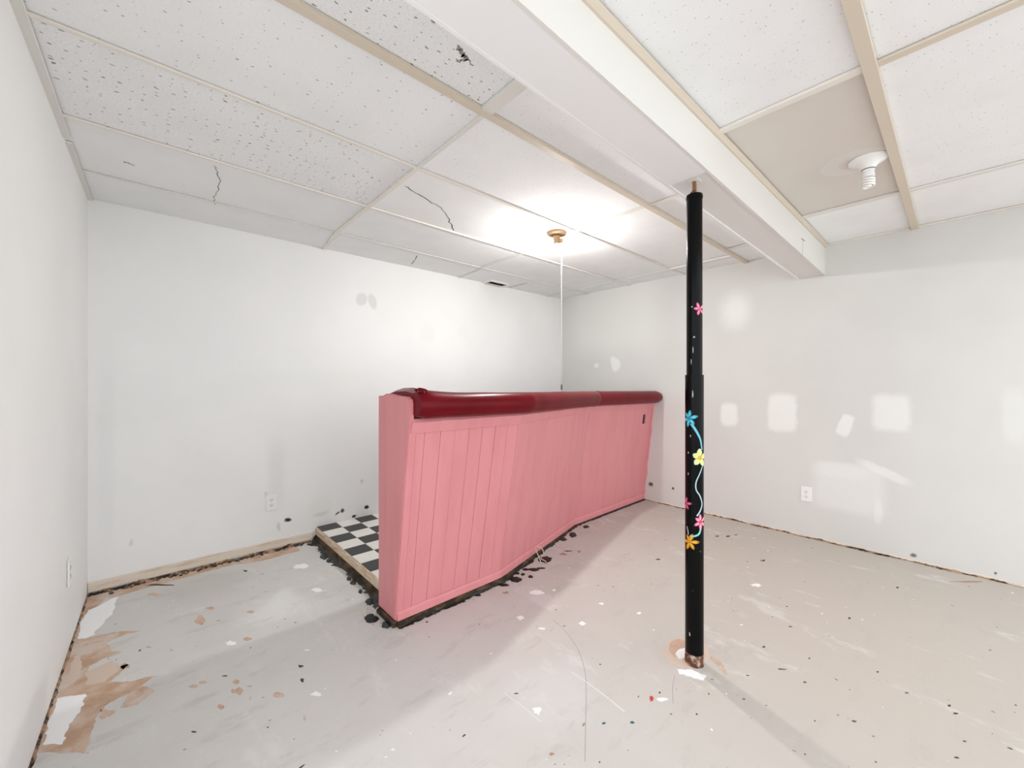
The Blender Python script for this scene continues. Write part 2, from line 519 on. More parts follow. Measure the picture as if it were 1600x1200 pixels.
# ---- ceiling grid and tiles (rows run along the back wall)
YA, YB, YC, YD = 1.242, 1.792, 2.376, 2.93
BEAM0, BEAM1 = 0.691, 0.873
T0, T1, T2, T3 = -0.25, 0.99, 2.235, 3.60
def tile(x0, x1, y0, y1, mat, dz=0.0, tilt=(0, 0), gap=0.0015):
    bm = bmesh.new()
    hx, hy = (x1 - x0) / 2 - gap, (y1 - y0) / 2 - gap
    box(bm, -hx, hx, -hy, hy, 0.0, 0.012)
    o = obj('ceiling_tile', bm, mat, CEIL)
    o.location = ((x0 + x1) / 2, (y0 + y1) / 2, H + 0.006 + dz)
    o.rotation_euler = (tilt[0], tilt[1], 0)
    return o
xl = lambda y: left_x(y)
rows_l = [
    # y0, y1, [(x0, x1, material)]
    (YD, BACK, [(T0 - 0.01, T1 + 0.04, T_PLAIN), (T1 + 0.04, 1.62, T_PLAIN), (1.62, T2 + 0.06, T_PLAIN), (T2 + 0.06, 2.98, T_PLAIN), (2.98, T3, T_PLAIN), (T3, RIGHT, T_PLAIN)]),
    (YC, YD, [(T0 - 0.02, T1, T_PLAIN), (T1, T2 + 0.03, T_PLAIN), (T2 + 0.03, T3, T_PLAIN), (T3, RIGHT, T_PLAIN)]),
    (YB, YC, [(T0 - 0.03, T1, T_DENSE), (T1, T2, T_PLAIN), (T2, T3, T_PLAIN), (T3, RIGHT, T_PLAIN)]),
    (YA, YB, [(T0 - 0.04, T1, T_MED), (T1, T2, T_FINE), (T2, T3, T_PLAIN), (T3, RIGHT, T_PLAIN)]),
    (BEAM1 - 0.02, YA, [(T0 - 0.05, T1, T_DENSE), (T1, T2, T_FINE), (T2, 3.40, T_PLAIN), (3.40, RIGHT, T_PLAIN)]),
    (0.2, BEAM0 + 0.02, [(-0.30, 0.47, T_FINE), (0.47, 1.785, T_FINE), (1.785, 3.10, T_BEIGE), (3.10, RIGHT, T_PLAIN)]),
    (-0.33, 0.2, [(-0.86, 0.47, T_MED), (0.47, 1.80, T_FINE), (1.80, 3.10, T_FINE), (3.10, RIGHT, T_PLAIN)]),
    (-0.86, -0.33, [(-0.86, 0.47, T_MED), (0.47, 1.80, T_MED), (1.80, 3.10, T_MED), (3.10, RIGHT, T_PLAIN)]),
]
TILES = {}
for ri, (y0, y1, cells) in enumerate(rows_l):
    for ci, (x0, x1, m) in enumerate(cells):
        dz = random.uniform(0.0, 0.002)
        TILES[ri, ci] = tile(x0, x1, y0, y1, m, dz)
# a few tiles have slipped and show the dark void beside the grid
TILES[4, 0].location.y += 0.022
TILES[4, 1].location.y += 0.014
TILES[2, 2].location.y -= 0.010
# the rest of the ceiling, behind the camera
bm = bmesh.new()
box(bm, -0.9, RIGHT, SOUTH, -0.862, H + 0.004, H + 0.02)
obj('ceiling_board', bm, T_PLAIN, CEIL)

def bar_x(x0, x1, y, w, mat, drop=0.004, name='grid_runner'):
    bm = bmesh.new()
    box(bm, x0, x1, y - w / 2, y + w / 2, H - drop, H + 0.0045, 0.001)
    return obj(name, bm, mat, CEIL)
def bar_y(x, y0, y1, w, mat, drop=0.003, name='cross_tee', skew=0.0):
    bm = bmesh.new()
    z0, z1 = H - drop, H + 0.0045
    prism(bm, [(x - w / 2, y0, z0), (x + w / 2, y0, z0), (x + w / 2 + skew, y1, z0), (x - w / 2 + skew, y1, z0)], (0, 0, z1 - z0))
    return obj(name, bm, mat, CEIL)
bar_x(xl(YA), RIGHT, YA, 0.031, M_GRID_B, 0.012)
bar_x(xl(YB), RIGHT, YB, 0.017, M_GRID_C)
bar_x(xl(YC), RIGHT, YC, 0.014, M_GRID_C)
bar_x(xl(YD), RIGHT, YD, 0.012, M_GRID_W, 0.001)
bar_x(-0.30, RIGHT, 0.2, 0.038, M_GRID_B, 0.014)
bar_x(-0.86, RIGHT, -0.33, 0.03, M_GRID_B, 0.010)
bar_x(-0.86, RIGHT, -0.86, 0.03, M_GRID_B, 0.010)
bar_y(T1, YD, BACK, 0.022, M_GRID_C, skew=0.05)
bar_y(T1, YC, YD, 0.024, M_GRID_C)
bar_y(T1, YB, YC, 0.024, M_GRID_C)
bar_y(T1, YA, YB, 0.018, M_GRID_W)
bar_y(T1 - 0.01, BEAM1, YA, 0.05, M_GRID_W, 0.010)
bar_y(T2 + 0.06, YD, BACK, 0.012, M_GRID_W, 0.001, skew=0.03)
bar_y(T2 + 0.03, YC, YD, 0.018, M_GRID_W)
bar_y(T2, YB, YC, 0.018, M_GRID_W)
bar_y(T2 - 0.02, YA, YB, 0.022, M_GRID_C)
bar_y(T2 - 0.01, BEAM1, YA, 0.022, M_GRID_C)
bar_y(T3, YD, BACK, 0.016, M_GRID_W, 0.001)
for a, b in ((YC, YD), (YB, YC)):
    bar_y(T3, a, b, 0.016, M_GRID_W, 0.001)
bar_y(T3, YA, YB, 0.05, M_GRID_W, 0.008)
bar_y(3.40, BEAM1, YA, 0.03, M_GRID_W)
for xx in (0.47, 1.79, 3.10):
    bar_y(xx, 0.2, BEAM0, 0.03, M_GRID_C if xx < 3 else M_GRID_W, 0.006)
    bar_y(xx + 0.01, -0.33, 0.2, 0.03, M_GRID_B if xx < 3 else M_GRID_W, 0.004)
# wall angles
def angle_strip(name, x0, x1, y0, y1, mat, z0=H - 0.003, z1=H + 0.0045):
    bm = bmesh.new()
    box(bm, x0, x1, y0, y1, z0, z1)
    return obj(name, bm, mat, CEIL)
angle_strip('wall_angle', RIGHT - 0.014, RIGHT, SOUTH, BEAM0, M_GRID_C)
bm = bmesh.new()
prism(bm, [(xl(BACK), BACK, H - 0.004), (xl(2.62), 2.62, H - 0.004), (xl(2.62) + 0.022, 2.62, H - 0.004), (xl(BACK) + 0.022, BACK, H - 0.004)], (0, 0, 0.006))
obj('wall_angle', bm, M_GRID_W, CEIL)
bm = bmesh.new()
prism(bm, [(xl(2.56), 2.56, H - 0.012), (xl(1.2), 1.2, H - 0.012), (xl(1.2) + 0.028, 1.2, H - 0.012), (xl(2.56) + 0.022, 2.56, H - 0.012)], (0, 0, 0.014))
obj('wall_angle', bm, M_GRID_W, CEIL)
# dark shrinkage gaps where the border tiles miss the walls
def sliver(name, pts, mat, parent, w=0.003):
    """thin ribbon on the ceiling through 2D points"""
    bm = bmesh.new()
    P = [Vector((p[0], p[1])) for p in pts]
    L = []
    for i, p in enumerate(P):
        t = (P[min(i + 1, len(P) - 1)] - P[max(i - 1, 0)]).normalized()
        n = Vector((-t.y, t.x))
        ww = w * (0.6 + 0.8 * random.random()) / 2
        L.append((p + n * ww, p - n * ww))
    return bm, L
def ceiling_crack(pts_px, w, parent_tile, mat=M_CRACK):
    pts = [on_ceiling(*p, z=H + 0.005) for p in pts_px]
    pts = [(p.x, p.y) for p in catmull([(x, y, 0) for x, y in pts], 5)]
    pts = [(x + random.uniform(-.006, .006), y + random.uniform(-.006, .006)) for x, y in pts]
    bm, L = sliver('crack', pts, mat, parent_tile, w)
    lx, ly, lz = parent_tile.location
    z0 = -0.0006
    va = [(bm.verts.new((a.x - lx, a.y - ly, z0)), bm.verts.new((b.x - lx, b.y - ly, z0)), bm.verts.new((a.x - lx, a.y - ly, 0.004)), bm.verts.new((b.x - lx, b.y - ly, 0.004))) for a, b in L]
    for p, q in zip(va, va[1:]):
        bm.faces.new((p[0], p[1], q[1], q[0]))
        bm.faces.new((p[0], q[0], q[2], p[2]))
        bm.faces.new((p[1], p[3], q[3], q[1]))
    return obj('crack', bm, mat, parent_tile)
ceiling_crack([(336, 260), (340, 272), (343, 290), (337, 302), (335, 312), (338, 320)], 0.0035, TILES[1, 0])
ceiling_crack([(633, 291), (650, 302), (672, 315), (692, 328), (703, 347), (709, 361)], 0.005, TILES[2, 1], new_mat('blackened_crack', srgb(70, 66, 64), 0.9))
ceiling_crack([(652, 400), (647, 408), (643, 413)], 0.006, TILES[0, 1])
ceiling_crack([(194, 253), (200, 255), (208, 259)], 0.006, TILES[1, 0])
ceiling_crack([(797, 449), (808, 446), (823, 442)], 0.010, TILES[0, 3])
# torn scrape in the tile beside the beam
for (a, b, w) in ((((716, 77), (722, 84), (728, 92)), 0, 0.016), (((714, 95), (722, 96), (730, 94)), 0, 0.006), (((728, 92), (734, 98), (741, 106)), 0, 0.004)):
    ceiling_crack(a, w, TILES[4, 0], new_mat('torn_grey_fibre', srgb(150, 146, 142), 0.95))

# ---- boxed beam
def beam_z(x):
    return H - (0.168 + 0.0184 * (x - 0.81))
BM = thing('trim_1', 'white boxed ceiling beam carried by the black pole', 'beam', (0, 0, 0))
BM['kind'] = 'structure'
def beam_piece(name, xa, xb, y0, y1, mat, zt, lift=0.0, kind='under'):
    bm = bmesh.new()
    if kind == 'under':
        prism(bm, [(xa, y0, beam_z(xa) + lift), (xb, y0, beam_z(xb) + lift), (xb, y0, beam_z(xb) + lift + 0.012), (xa, y0, beam_z(xa) + lift + 0.012)], (0, y1 - y0, 0))
    else:
        prism(bm, [(xa, y0, beam_z(xa) - 0.0005), (xb, y0, beam_z(xb) - 0.0005), (xb, y0, zt), (xa, y0, zt)], (0, y1 - y0, 0))
    return obj(name, bm, mat, BM)
XB0 = -0.86
SEAM = 1.72
beam_piece('underside_board', XB0, SEAM - 0.001, BEAM0 + 0.012, BEAM1, M_BEAM_U, 0)
beam_piece('underside_board', SEAM + 0.001, RIGHT, BEAM0 + 0.012, BEAM1, M_BEAM_V, 0, lift=0.006)
beam_piece('front_board', XB0, RIGHT, BEAM0, BEAM0 + 0.012, M_BEAM, H + 0.006, kind='side')
beam_piece('back_board', XB0, RIGHT, BEAM1 - 0.012, BEAM1 - 0.0005, M_BEAM_U, H + 0.006, kind='side')
bm = bmesh.new()
prism(bm, [(XB0, BEAM0, H), (XB0, BEAM0 - 0.022, H), (XB0, BEAM0 - 0.022, H - 0.006), (XB0, BEAM0 - 0.008, H - 0.016), (XB0, BEAM0, H - 0.016)], (RIGHT - XB0, 0, 0))
obj('corner_moulding', bm, M_GRID_B, BM)
bm = bmesh.new()   # caulked joint against the wall
box(bm, RIGHT - 0.012, RIGHT - 0.001, BEAM0 - 0.006, BEAM0, beam_z(RIGHT), H - 0.016, 0.002)
obj('corner_bead', bm, M_BEAM, BM)
bm = bmesh.new()   # a scratch and a staple line on the front board
xs = 3.20
box(bm, xs, xs + 0.002, BEAM0 - 0.0006, BEAM0 + 0.002, beam_z(xs) - 0.0002, beam_z(xs) + 0.10)
box(bm, xs - 0.03, xs + 0.05, BEAM0 - 0.0008, BEAM0 + 0.002, beam_z(xs) + 0.098, beam_z(xs) + 0.104)
obj('scratch', bm, M_CRACK, BM)

# ---- baseboard and dirty wall feet
bm = bmesh.new()
box(bm, xl(BACK) + 0.002, 0.955, BACK - 0.016, BACK, 0.012, 0.068, 0.002)
BASE = struct('baseboard_back', bm, M_CREAM, 'cream baseboard with a mouldy foot along the back wall', 'baseboard')
def dirt_strip(name, p0, p1, out, n, hmin, hmax, dmin, dmax, mat, parent=None, seed=1):
    """ragged low wedge of dirt along a wall foot"""
    rnd = random.Random(seed)
    bm = bmesh.new()
    p0, p1, out = Vector(p0), Vector(p1), Vector(out)
    rows = []
    for i in range(n + 1):
        t = i / n
        b = p0.lerp(p1, t)
        h = hmin + (hmax - hmin) * max(0, noise.noise(Vector((t * n * 0.13 + seed * 7.3, 0, 0))) + 0.5 + rnd.uniform(-.3, .3))
        d = dmin + (dmax - dmin) * max(0, noise.noise(Vector((t * n * 0.11, seed * 3.1, 5))) + 0.5 + rnd.uniform(-.35, .35))
        rows.append([bm.verts.new(b), bm.verts.new(b + Vector((0, 0, h))), bm.verts.new(b + out * d * 0.45 + Vector((0, 0, h * 0.45))), bm.verts.new(b + out * d + Vector((0, 0, 0.0004)))])
    for a, b in zip(rows, rows[1:]):
        for k in range(3):
            bm.faces.new((a[k], a[k + 1], b[k + 1], b[k]))
    return obj(name, bm, mat, parent)
d = dirt_strip('dirt_fillet', (xl(BACK) + 0.003, BACK - 0.016, 0), (0.94, BACK - 0.016, 0), (0, -1, 0), 110, 0.003, 0.018, 0.012, 0.06, M_DIRT, BASE, 3)
bm = bmesh.new()
rows = []
box(bm, RIGHT - 0.006, RIGHT, SOUTH + 0.01, 2.2, 0.0, 0.017, 0.001)
BASER = struct('baseboard_right', bm, M_CREAM, 'raw dirty strip left along the foot of the right wall', 'baseboard')
dirt_strip('dirt_fillet', (RIGHT - 0.006, SOUTH + 0.02, 0), (RIGHT - 0.006, 2.2, 0), (-1, 0, 0), 200, 0.002, 0.013, 0.004, 0.022, M_DIRT, BASER, 5)
bm = bmesh.new()
prism(bm, [(xl(BACK), BACK - 0.016, 0), (xl(1.2), 1.2, 0), (xl(1.2) + 0.003, 1.2, 0), (xl(BACK) + 0.003, BACK - 0.016, 0)], (0, 0, 0.007))
BASEL = struct('baseboard_left', bm, M_DIRT, 'thin brown dirt line along the foot of the left wall', 'baseboard')
dirt_strip('dirt_fillet', (xl(BACK) + 0.003, BACK - 0.02, 0), (xl(1.2) + 0.003, 1.2, 0), (1, 0, 0), 130, 0.001, 0.006, 0.001, 0.009, M_DIRT, BASEL, 9)

# ------------------------------------------------------------------ platform with checkerboard tiles
PX0 = 0.975
PZ = 0.098
PF = thing('bar_platform', 'low timber platform with black and white checkerboard tiles behind pink bar', 'platform', (PX0, BACK, 0))
def loc(o, root):
    o.location = -Vector(root.location)
    return o
bm = bmesh.new()
prism(bm, [(PX0 + 0.04, 2.075, 0), (1.66, 2.075, 0), (2.80, 2.37, 0), (RIGHT - 0.001, 2.39, 0), (RIGHT - 0.001, BACK - 0.001, 0), (PX0 + 0.04, BACK - 0.001, 0)], (0, 0, PZ - 0.008))
loc(obj('deck', bm, M_TIMBER, PF), PF)
bm = bmesh.new()
n = 40
rows = []
for i in range(n + 1):
    y = 2.074 + (BACK - 0.002 - 2.074) * i / n
    j = lambda a: random.uniform(-a, a)
    e = 0.006 * noise.noise(Vector((y * 6, 0, 3)))
    rows.append([bm.verts.new(v) for v in ((PX0 + 0.039, y, PZ - 0.003), (PX0 + 0.010 + e + j(.002), y, PZ - 0.002), (PX0 + 0.001 + e, y, PZ - 0.012), (PX0 + j(.002), y, 0.046), (PX0 + 0.006, y, 0.036), (PX0 + 0.039, y, 0.036))])
for a, b in zip(rows, rows[1:]):
    for k in range(6):
        bm.faces.new((a[k], a[(k + 1) % 6], b[(k + 1) % 6], b[k]))
bm.faces.new(rows[0]); bm.faces.new(rows[-1])
loc(obj('edge_timber', bm, M_TIMBER, PF), PF)
bm = bmesh.new()
rows = []
for i in range(n + 1):
    y = 2.074 + (BACK - 0.002 - 2.074) * i / n
    e = 0.012 * noise.noise(Vector((y * 9, 2, 3))) + random.uniform(-.003, .003)
    rows.append([bm.verts.new(v) for v in ((PX0 + 0.039, y, 0.036), (PX0 + 0.006, y, 0.038), (PX0 - 0.008 + e * .4, y, 0.026), (PX0 - 0.022 + e, y, 0.0), (PX0 + 0.039, y, 0.0))])
for a, b in zip(rows, rows[1:]):
    for k in range(5):
        bm.faces.new((a[k], a[(k + 1) % 5], b[(k + 1) % 5], b[k]))
bm.faces.new(rows[0]); bm.faces.new(rows[-1])
loc(obj('sole_plate', bm, M_SILL, PF), PF)
TS = 0.1455
def tile_mesh(m):
    bm = bmesh.new()
    box(bm, 0, TS - 0.001, 0, TS - 0.001, 0, 0.006, 0.0006)
    me = bpy.data.meshes.new('floor_tile')
    bmesh.ops.recalc_face_normals(bm, faces=bm.faces)
    bm.to_mesh(me); bm.free()
    me.materials.append(m)
    return me
TB, TW = tile_mesh(M_BLACKTILE), tile_mesh(M_WHITETILE)
nx = int((RIGHT - PX0 - 0.01) / TS)
for j in range(8):
    for i in range(nx):
        x = PX0 + 0.012 + i * TS
        y = BACK - 0.004 - (j + 1) * TS
        if y < 2.20 and i > 3:
            continue
        if x > 1.9 and y < 2.42:
            continue
        me = TB if (i + j) % 2 == 0 else TW
        o = obj_data('floor_tile', me, PF)
        o.location = Vector((x, y, PZ - 0.006 + random.uniform(0, 0.0012))) - Vector(PF.location)

# ------------------------------------------------------------------ the pink bar
BOT = [(0.925, 1.883), (1.60, 1.885), (2.70, 2.205), (3.868, 2.225)]
TOP = [(0.925, 1.736), (1.63, 1.736), (2.76, 2.062), (3.868, 2.112)]
Z0, Z1 = 0.032, 1.03
BAR = thing('home_bar', 'pink plank-fronted home bar with cranked front and padded dark red armrest', 'bar', (2.3, 2.15, 0))
class Path:
    def __init__(self, pts):
        self.p = [Vector((x, y)) for x, y in pts]
    def seg(self, s, k):
        return self.p[s].lerp(self.p[s + 1], k)
PB, PT = Path(BOT), Path(TOP)
def face_pt(s, k, z, out=0.0):
    """point on the leaning front at segment s, fraction k, height z, pushed outward"""
    t = (z - Z0) / (Z1 - Z0)
    p = PB.seg(s, k).lerp(PT.seg(s, k), t)
    d = (PT.p[s + 1] - PT.p[s]).normalized()
    n_ = Vector((d.y, -d.x))
    p = p + n_ * out
    return Vector((p.x, p.y, z))
# core
bm = bmesh.new()
fr = []
for (s, k) in ((0, 0.003), (0, 1), (1, 1), (2, 1)):
    a = face_pt(s, k, Z0, -0.013); b = face_pt(s, k, Z1 + 0.05, -0.013)
    fr.append((a, b))
backs = [(0.935, 2.066), (1.66, 2.066), (2.80, 2.36), (3.868, 2.38)]
fa = [bm.verts.new(a) for a, b in fr]
fb = [bm.verts.new(b) for a, b in fr]
ba = [bm.verts.new((x, y, Z0)) for x, y in backs]
bb = [bm.verts.new((x, y, Z1 + 0.05)) for x, y in backs]
for i in range(3):
    bm.faces.new((fa[i], fa[i + 1], fb[i + 1], fb[i]))
    bm.faces.new((ba[i], bb[i], bb[i + 1], ba[i + 1]))
    bm.faces.new((fb[i], fb[i + 1], bb[i + 1], bb[i]))
    bm.faces.new((fa[i], ba[i], ba[i + 1], fa[i + 1]))
bm.faces.new((fa[0], fb[0], bb[0], ba[0]))
bm.faces.new((fa[3], ba[3], bb[3], fb[3]))
loc(obj('carcass', bm, M_PINKGAP, BAR), BAR)
# planks, each its own board
HOLE = (0.838, 0.888, 0.81, 0.905)   # fraction range and height range of the cut-out on the last segment
def plank(s, k0, k1, z0, z1, gap, proud):
    L = (PT.p[s + 1] - PT.p[s]).length
    g = gap / L / 2
    ch = (0.0022 if s == 0 else 0.0008) / L
    dp = 0.0014 if s == 0 else 0.0003
    bm = bmesh.new()
    sec = [(k0 + g, -0.013), (k0 + g, proud - dp), (k0 + g + ch, proud), (k1 - g - ch, proud), (k1 - g, proud - dp), (k1 - g, -0.013)]
    a = [bm.verts.new(face_pt(s, k, z0, o)) for k, o in sec]
    b = [bm.verts.new(face_pt(s, k, z1, o)) for k, o in sec]
    m = len(sec)
    bm.faces.new(a); bm.faces.new(list(reversed(b)))
    for i in range(m):
        bm.faces.new((a[i], a[(i + 1) % m], b[(i + 1) % m], b[i]))
    return loc(obj('plank', bm, M_PINK, BAR), BAR)
cuts0 = [0.045, 0.115, 0.245, 0.37, 0.50, 0.625, 0.755, 0.885, 1.0]
gaps0 = [0.0008, 0.0022, 0.0012, 0.0022, 0.0008, 0.0012, 0.0026, 0.001]
for i in range(len(cuts0) - 1):
    plank(0, cuts0[i], cuts0[i + 1], Z0 + 0.004, Z1, gaps0[i], random.uniform(-0.0012, 0.0012))
plank(0, 0.0, 0.045, Z0, Z1 - 0.02, 0.0004, 0.004)
for s, nn in ((1, 11), (2, 10)):
    for i in range(nn):
        k0, k1 = i / nn, (i + 1) / nn
        pr = random.uniform(-0.0001, 0.0002)
        if s == 2 and i == 8:
            plank(s, k0, k1, Z0 + 0.004, HOLE[2], 0.0003, pr)
            plank(s, k0, k1, HOLE[3], Z1, 0.0003, pr)
            plank(s, k0, HOLE[0], HOLE[2], HOLE[3], 0.0003, pr)
            plank(s, HOLE[1], k1, HOLE[2], HOLE[3], 0.0003, pr)
            bm = bmesh.new()
            v = [face_pt(2, k, z, -0.0125) for k, z in ((HOLE[0] - .002, HOLE[2] - .004), (HOLE[1] + .002, HOLE[2] - .004), (HOLE[1] + .002, HOLE[3] + .004), (HOLE[0] - .002, HOLE[3] + .004))]
            prism(bm, v, (0, 0.0004, 0))
            loc(obj('cut_out', bm, M_SLOT, BAR), BAR)['label'] = 'small black outlet hole cut in pink front'
            continue
        plank(s, k0, k1, Z0 + 0.004, Z1, 0.0006 if (s == 1 and i < 3) else 0.0001, pr)
# mouldings that follow the cranked front
def foot(s, k):
    return 0.0 if s == 0 else -0.020 * k if s == 1 else -0.020
def front_strip(name, z0, z1, out0, out1, mat, wob=0.0, f0=0.0, f1=0.0):
    bm = bmesh.new()
    rows = []
    for s in range(3):
        m = 12
        for i in range(m + (1 if s == 2 else 0)):
            k = i / m
            w = wob * noise.noise(Vector((s * 10 + k * 6, 4, 1)))
            r = []
            za, zb = z0 + f0 * foot(s, k), z1 + f1 * foot(s, k)
            for z, o in ((za, -0.004), (za, out0), (za + (zb - za) * 0.75 + w, out1), (zb + w, out1 * 0.3), (zb + w, -0.004)):
                p = face_pt(s, k, z, o)
                if i == 0 and s > 0:       # mitre the bends
                    p = (p + face_pt(s - 1, 1.0, z, o)) / 2
                r.append(bm.verts.new(p))
            rows.append(r)
    for a, b in zip(rows, rows[1:]):
        for q in range(5):
            bm.faces.new((a[q], a[(q + 1) % 5], b[(q + 1) % 5], b[q]))
    bm.faces.new(rows[0]); bm.faces.new(rows[-1])
    return loc(obj(name, bm, mat, BAR, smooth=False), BAR)
front_strip('base_strip', Z0, Z0 + 0.044, 0.016, 0.011, M_PINK, 0.004, 1.0, 0.6)
front_strip('top_strip', 0.975, 1.045, 0.010, 0.022, M_PINK, 0.003)
front_strip('sole_plate', 0.0, Z0 - 0.001, 0.026, 0.016, M_SILL, 0.001, 0.0, 1.0)
# end panel with the swept bracket that carries the armrest
prof = [(1.881, 0.034), (2.070, 0.034), (2.070, 1.148), (2.020, 1.149), (1.985, 1.160), (1.938, 1.161), (1.83, 1.152), (1.755, 1.149), (1.728, 1.136), (1.722, 1.115), (1.724, 1.03), (1.738, 0.975)]
bm = bmesh.new()
prism(bm, [(0.915, y, z) for y, z in prof], (0.020, 0, 0))
bmesh.ops.recalc_face_normals(bm, faces=bm.faces)
es = [e for e in bm.edges if abs(e.verts[0].co.x - e.verts[1].co.x) < 1e-6 and e.verts[0].co.x < 0.92]
bmesh.ops.bevel(bm, geom=es, offset=0.004, segments=2, affect='EDGES')
loc(obj('end_panel', bm, M_PINK, BAR), BAR)
bm = bmesh.new()
prism(bm, [(0.9155, 1.96, 0.034), (0.9145, 1.958, 0.11), (0.9155, 1.956, 0.11), (0.9155, 1.957, 0.034)], (0.001, 0, 0))
loc(obj('crack', bm, M_PINKGAP, BAR), BAR)
bm = bmesh.new()
box(bm, 0.903, 0.95, 1.876, 2.07, 0.0, 0.033, 0.003)
loc(obj('end_sole_plate', bm, M_SILL, BAR), BAR)
# ragged filler where the bar meets the right wall
bm = bmesh.new()
rows = []
for i in range(40):
    z = 0.03 + 0.98 * i / 39
    p = face_pt(2, 1.0, z, 0.0)
    e = 0.006 + 0.014 * max(0, noise.noise(Vector((z * 9, 7, 2))) + 0.35)
    rows.append([bm.verts.new(v) for v in ((RIGHT - 0.014, p.y + 0.01, z), (RIGHT - 0.010, p.y - 0.004 - e * .5, z), (RIGHT - 0.0008, p.y - 0.004 - e, z), (RIGHT - 0.0008, p.y + 0.01, z))])
for a, b in zip(rows, rows[1:]):
    for k in range(4):
        bm.faces.new((a[k], a[(k + 1) % 4], b[(k + 1) % 4], b[k]))
loc(obj('wall_filler', bm, M_PINK, BAR), BAR)

# padded armrest: a fat front roll with the vinyl carried back over the top
roll_path = [(0.932, 1.700), (1.30, 1.700), (1.60, 1.702), (1.74, 1.733), (2.20, 1.862), (2.66, 1.988), (2.80, 2.014), (3.30, 2.040), (3.866, 2.060)]
rp = catmull([(x, y, 0) for x, y in roll_path], 9)
R = 0.062
def roll_z(x):
    t = (x - 0.93) / 2.94
    hump = 0.014 * max(0.0, 1 - max(0, (x - 0.95)) / 0.26) ** 1.5
    return 1.108 - 0.030 * t, hump
bm = bmesh.new()
rings = []
npts = len(rp)
SEC = []
for q in range(20):                       # circle from the inner underside round the front to the top
    a = math.radians(-150 + q * (245.0 / 19))
    SEC.append((math.cos(a) , math.sin(a)))
xs0 = rp[0].x
for i, p in enumerate(rp):
    t = (rp[min(i + 1, npts - 1)] - rp[max(i - 1, 0)]).normalized()
    n_ = Vector((t.y, -t.x, 0))
    cz, hump = roll_z(p.x)
    dx0 = p.x - xs0
    e = 1.0
    if dx0 < 0.05:
        e = math.sqrt(max(0.0, 1 - (1 - dx0 / 0.05) ** 2)) * 0.22 + 0.78
    de = 3.866 - p.x
    if de < 0.03:
        e = 0.8 + 0.2 * math.sqrt(max(0, 1 - (1 - de / 0.03) ** 2))
    r = R * e * (1 + 0.03 * noise.noise(Vector((p.x * 5, 1, 1))))
    depth = 0.335 if p.x < 1.6 else 0.335
    ring = []
    for (c_, s_) in SEC:
        ring.append(p + n_ * (c_ * r * 1.05) + Vector((0, 0, cz + s_ * r + hump * max(0, s_))))
    ew = min(1.0, dx0 / 0.035)
    bulge = math.sqrt(max(0.0, 1 - (1 - ew) ** 2))
    top = cz + R * 0.985 + hump * 1.1 - 0.022 * (1 - bulge)
    pinch = 0.010 * math.exp(-((p.x - 1.02) / 0.02) ** 2)
    for (o, z) in ((-0.03, top + hump * .25 - pinch), (-0.10, top - 0.002 + hump * 1.0 - pinch), (-0.20, top - 0.004 + hump * 1.0), (-0.28, top - 0.012 + hump * .6), (-0.335, top - 0.026), (-0.355, top - 0.045), (-0.34, cz - 0.02), (-0.20, cz - 0.028)):
        ring.append(p + n_ * o + Vector((0, 0, z)))
    rings.append([bm.verts.new(v) for v in ring])
m = len(rings[0])
for a, b in zip(rings, rings[1:]):
    for k in range(m):
        bm.faces.new((a[k], a[(k + 1) % m], b[(k + 1) % m], b[k]))
for rg in (rings[0], rings[-1]):
    cpt = Vector((0, 0, 0))
    for v in rg:
        cpt += v.co
    cpt = bm.verts.new(cpt / m)
    for k in range(m):
        bm.faces.new((rg[k], rg[(k + 1) % m], cpt))
ARM = loc(obj('armrest', bm, M_RED, BAR, smooth=True, sharp=50), BAR)
ARM['label'] = 'padded dark red vinyl armrest roll'
# gathered fold of vinyl at the near end and a lapped seam at the second bend
bm = bmesh.new()
for (x, off) in ((0.945, 0.0), (0.962, 0.004)):
    pts = []
    for q in range(12):
        a = math.radians(40 + q * 9)
        pts.append((x + 0.012 * math.sin(q * .8), 1.700 - math.cos(a) * 0.062 , 1.118 + math.sin(a) * 0.066 + off))
    tube(bm, pts, [0.002 + 0.003 * math.sin(math.pi * k / 11) for k in range(12)], 7)
o = obj('gathered_fold', bm, M_RED, None, smooth=True)
o.parent = BAR
loc(o, BAR)
def seam(name, x_target, lean):
    i = min(range(npts), key=lambda q: abs(rp[q].x - x_target))
    p = rp[i]
    t = (rp[i + 1] - rp[i - 1]).normalized()
    n_ = Vector((t.y, -t.x, 0))
    cz, hump = roll_z(p.x)
    pts = []
    for q in range(14):
        a = math.radians(-100 + q * 15)
        pts.append(p + n_ * (math.cos(a) * R * 1.05) + t * (lean * math.sin(a)) + Vector((0, 0, cz + math.sin(a) * R)))
    bm = bmesh.new()
    tube(bm, pts, 0.0028, 6)
    o = obj(name, bm, M_RED, BAR, smooth=True)
    return loc(o, BAR)
seam('vinyl_seam', 2.74, 0.03)

